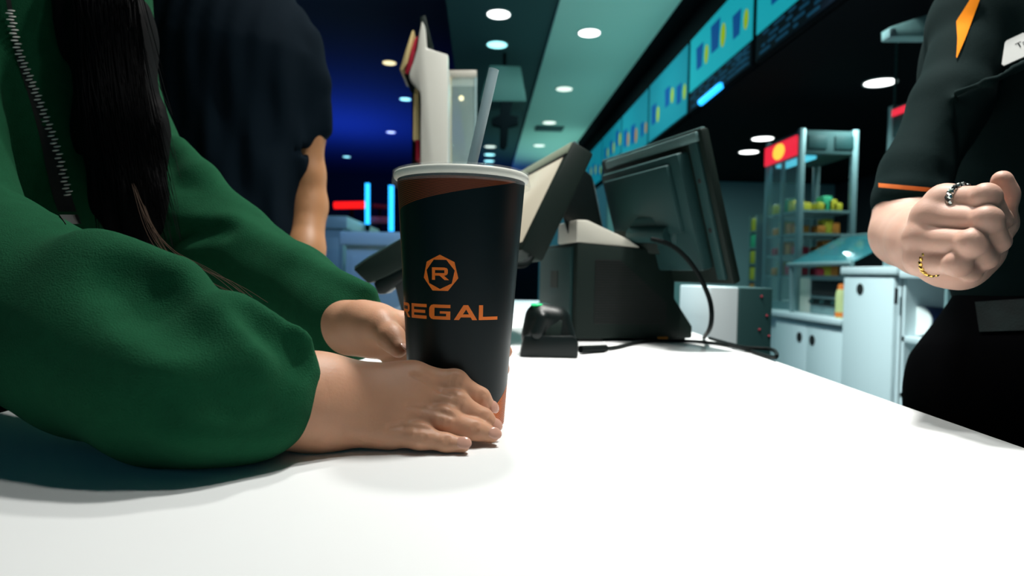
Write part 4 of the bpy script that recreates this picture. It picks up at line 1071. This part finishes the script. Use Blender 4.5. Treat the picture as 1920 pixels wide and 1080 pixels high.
wz = [on_x(1490, yy, x0).z for yy in (372, 412, 432, 462)]
zsh = [1.08 + .42, 1.08 + .28, 1.08 + .15, 1.08 + .02]
w1 = warmer('food_warmer', x0, y0, x1, y1, .885, z1, 'food warmer with lit red and yellow sign above packed snack shelves', zsh)
part('sign', MB().box((x0 - .010, y0 + .035, z1 - .155), (x0 + .004, y1 - .005, z1 - .035), .003), 'signred', w1, label='lit red sign')
Ts = Matrix.Translation(Vector((x0 - .011, (y0 + y1) / 2 + .02, z1 - .095))) @ Matrix.Rotation(R(90), 4, 'Y')
part('sign_disc', MB().lathe([(.001, -.003), (.050, -.003), (.050, .003), (.001, .003)], 32, Ts @ Matrix.Scale(1.55, 4, (0, 1, 0))), 'signyel', w1, label='yellow disc on sign')
names = {'pk_y': 'yellow', 'pk_o': 'orange', 'pk_r': 'red', 'pk_g': 'green'}
rows = [('top', zsh[0], ['pk_y', 'pk_y', 'pk_g', 'pk_y', 'pk_y']), ('second', zsh[1], ['pk_o', 'pk_o', 'pk_y', 'pk_o']), ('third', zsh[2], ['pk_r', 'pk_o', 'pk_o', 'pk_r']), ('lowest', zsh[3], ['pk_r', 'pk_r', 'pk_y', 'pk_o'])]
for nm, z, cl_ in rows:
    n = len(cl_)
    for j, cm in enumerate(cl_):                # along the glass front
        yy = y0 + .05 + (y1 - y0 - .10) * (j + .5) / n; h = .05 + .02 * ((j * 7) % 3)
        mb = MB(); mb.box((x0 + .03, yy - .034, z), (x0 + .11, yy + .034, z + h), .008)
        solo('snack_packet', mb, cm, '%s packet at the glass front on the %s shelf of the signed warmer' % (names[cm], nm), 'packet', '%s packets, glass front, %s warmer shelf' % (names[cm], nm))
    for j, cm in enumerate(cl_[1:]):
        xx = x0 + .15 + (x1 - x0 - .2) * (j + .5) / n; h = .05 + .02 * ((j * 5) % 3)
        mb = MB(); mb.box((xx - .03, y0 + .03, z), (xx + .03, y0 + .12, z + h), .008)
        solo('snack_packet', mb, cm, '%s packet at the open side on the %s shelf of the signed warmer' % (names[cm], nm), 'packet', '%s packets, open side, %s warmer shelf' % (names[cm], nm))
# stack of packets left of the warmer
xk = x0 - .0; yk = y1 + .06
for k, (cm, y) in enumerate([('pk_y', 385), ('pk_g', 400), ('pk_y', 420)]):
    pass
p = on_x(1413, 420, x0); zb0 = .885
pr = thing('snack_rack', 'narrow rack of yellow and green packets left of the warmer', 'rack', (p.x + .06, p.y, .885))
part('frame', MB().box((p.x, p.y - .05, .885), (p.x + .12, p.y - .04, 1.52)).box((p.x, p.y + .06, .885), (p.x + .12, p.y + .07, 1.52)), 'steel', pr)
for k in range(5):
    z = .95 + .115 * k; part('shelf', MB().box((p.x, p.y - .04, z - .008), (p.x + .12, p.y + .06, z)), 'steel', pr)
    cm = ['pk_o', 'pk_y', 'pk_y', 'pk_g', 'pk_y'][k]
    mb = MB(); mb.box((p.x + .005, p.y - .035, z), (p.x + .10, p.y + .055, z + .09), .008); solo('snack_packet', mb, cm, '%s packet in the narrow rack, %s from the bottom' % (names[cm], ['first', 'second', 'third', 'fourth', 'fifth'][k]), 'packet', 'packets in the narrow rack')
# second warmer, nearer, behind the sleeve
p2 = on_x(1653, 540, XB + .10); x2 = XB + .10; z2 = on_x(1653, 205, x2).z
w2 = warmer('food_warmer', x2, p2.y - .75, x2 + .40, p2.y, ztall, z2, 'second food warmer with a thin red stripe half hidden by the sleeve', [ztall + .25, ztall + .45])
part('red_stripe', MB().box((x2 - .004, p2.y - .75, z2 - .055), (x2 + .004, p2.y - .036, z2 - .025)), 'signred', w2, label='red stripe')
part('rod', MB().tube([Vector((x2 + .02, p2.y - .02, z2)), Vector((x2 + .02, p2.y - .02, HK - .06))], .006, 10), 'poslight', w2)
# sloped glass guard
g = thing('glass_guard', 'sloped teal glass guard between the two warmers', 'glass guard', (XB + .2, on_x(1560, 450, XB + .1).y, 1.10))
gya, gyb = yB + .0, yx(1470)
part('pane', MB().prism([(XB + .02, gya, ztall + .02), (XB + .02, gyb, ztall - .0 + .02), (XB + .34, gyb, 1.33), (XB + .34, gya, 1.33)], (.006, 0, .008)), 'glasst', g)
part('rail', MB().tube([Vector((XB + .02, gya, ztall + .02)), Vector((XB + .02, gyb, ztall + .02))], .012, 10).tube([Vector((XB + .34, gya, 1.33)), Vector((XB + .34, gyb, 1.33))], .012, 10), 'steel', g)
for y in (gya + .02, gyb - .02):
    part('support', MB().tube([Vector((XB + .34, y, .885)), Vector((XB + .34, y, 1.33))], .012, 10), 'steel', g)
    part('support', MB().tube([Vector((XB + .04, y, .885)), Vector((XB + .03, y, ztall + .02))], .012, 10), 'steel', g)

# floor unit beyond the register
pd = 1.95
pp = at(1332, 540, pd); pq = at(1386, 540, pd); pr_ = at(1449, 540, pd); zt3 = at(1388, 539, pd).z
pt = thing('floor_cabinet', 'narrow white and dark grey floor cabinet with tiny red lights behind the register', 'cabinet', (pq.x, pq.y + .12, 0))
part('white_panel', MB().box((pp.x, pp.y, .06), (pq.x, pp.y + .30, zt3), .004), 'white', pt)
part('grey_panel', MB().box((pq.x, pp.y - .01, .06), (pr_.x, pp.y + .30, zt3), .004), 'poslight', pt)
part('plinth', MB().box((pp.x + .02, pp.y + .02, 0), (pr_.x - .02, pp.y + .28, .06)), 'black', pt)
for kx, ky in ((1428, 556), (1438, 592), (1424, 618), (1442, 630)):
    q = on_y(kx, ky, pp.y - .012); part('indicator', MB().ball(q, .0035), 'pk_r', pt, label='tiny red light')
# hanging dark screen over the kitchen
k = at(1740, 45, 2.4)
t = thing('hanging_screen', 'dark hanging screen at the top right behind the black polo', 'hanging screen', (k.x, k.y, k.z - .1))
part('casing', MB().prism([at(*p, 2.4) for p in [(1670, 50), (1800, 8), (1850, 8), (1850, 70), (1672, 69)]], Vector((0, .06, 0)), .004), 'wall_teal', t)
part('edge', MB().prism([at(*p, 2.395) for p in [(1668, 52), (1680, 52), (1680, 69), (1668, 69)]], Vector((0, .05, 0)), .002), 'steel', t)
part('rod', MB().tube([at(1800, 10, 2.42), Vector((at(1800, 10, 2.42).x, at(1800, 10, 2.42).y, HK))], .012, 8), 'black', t)
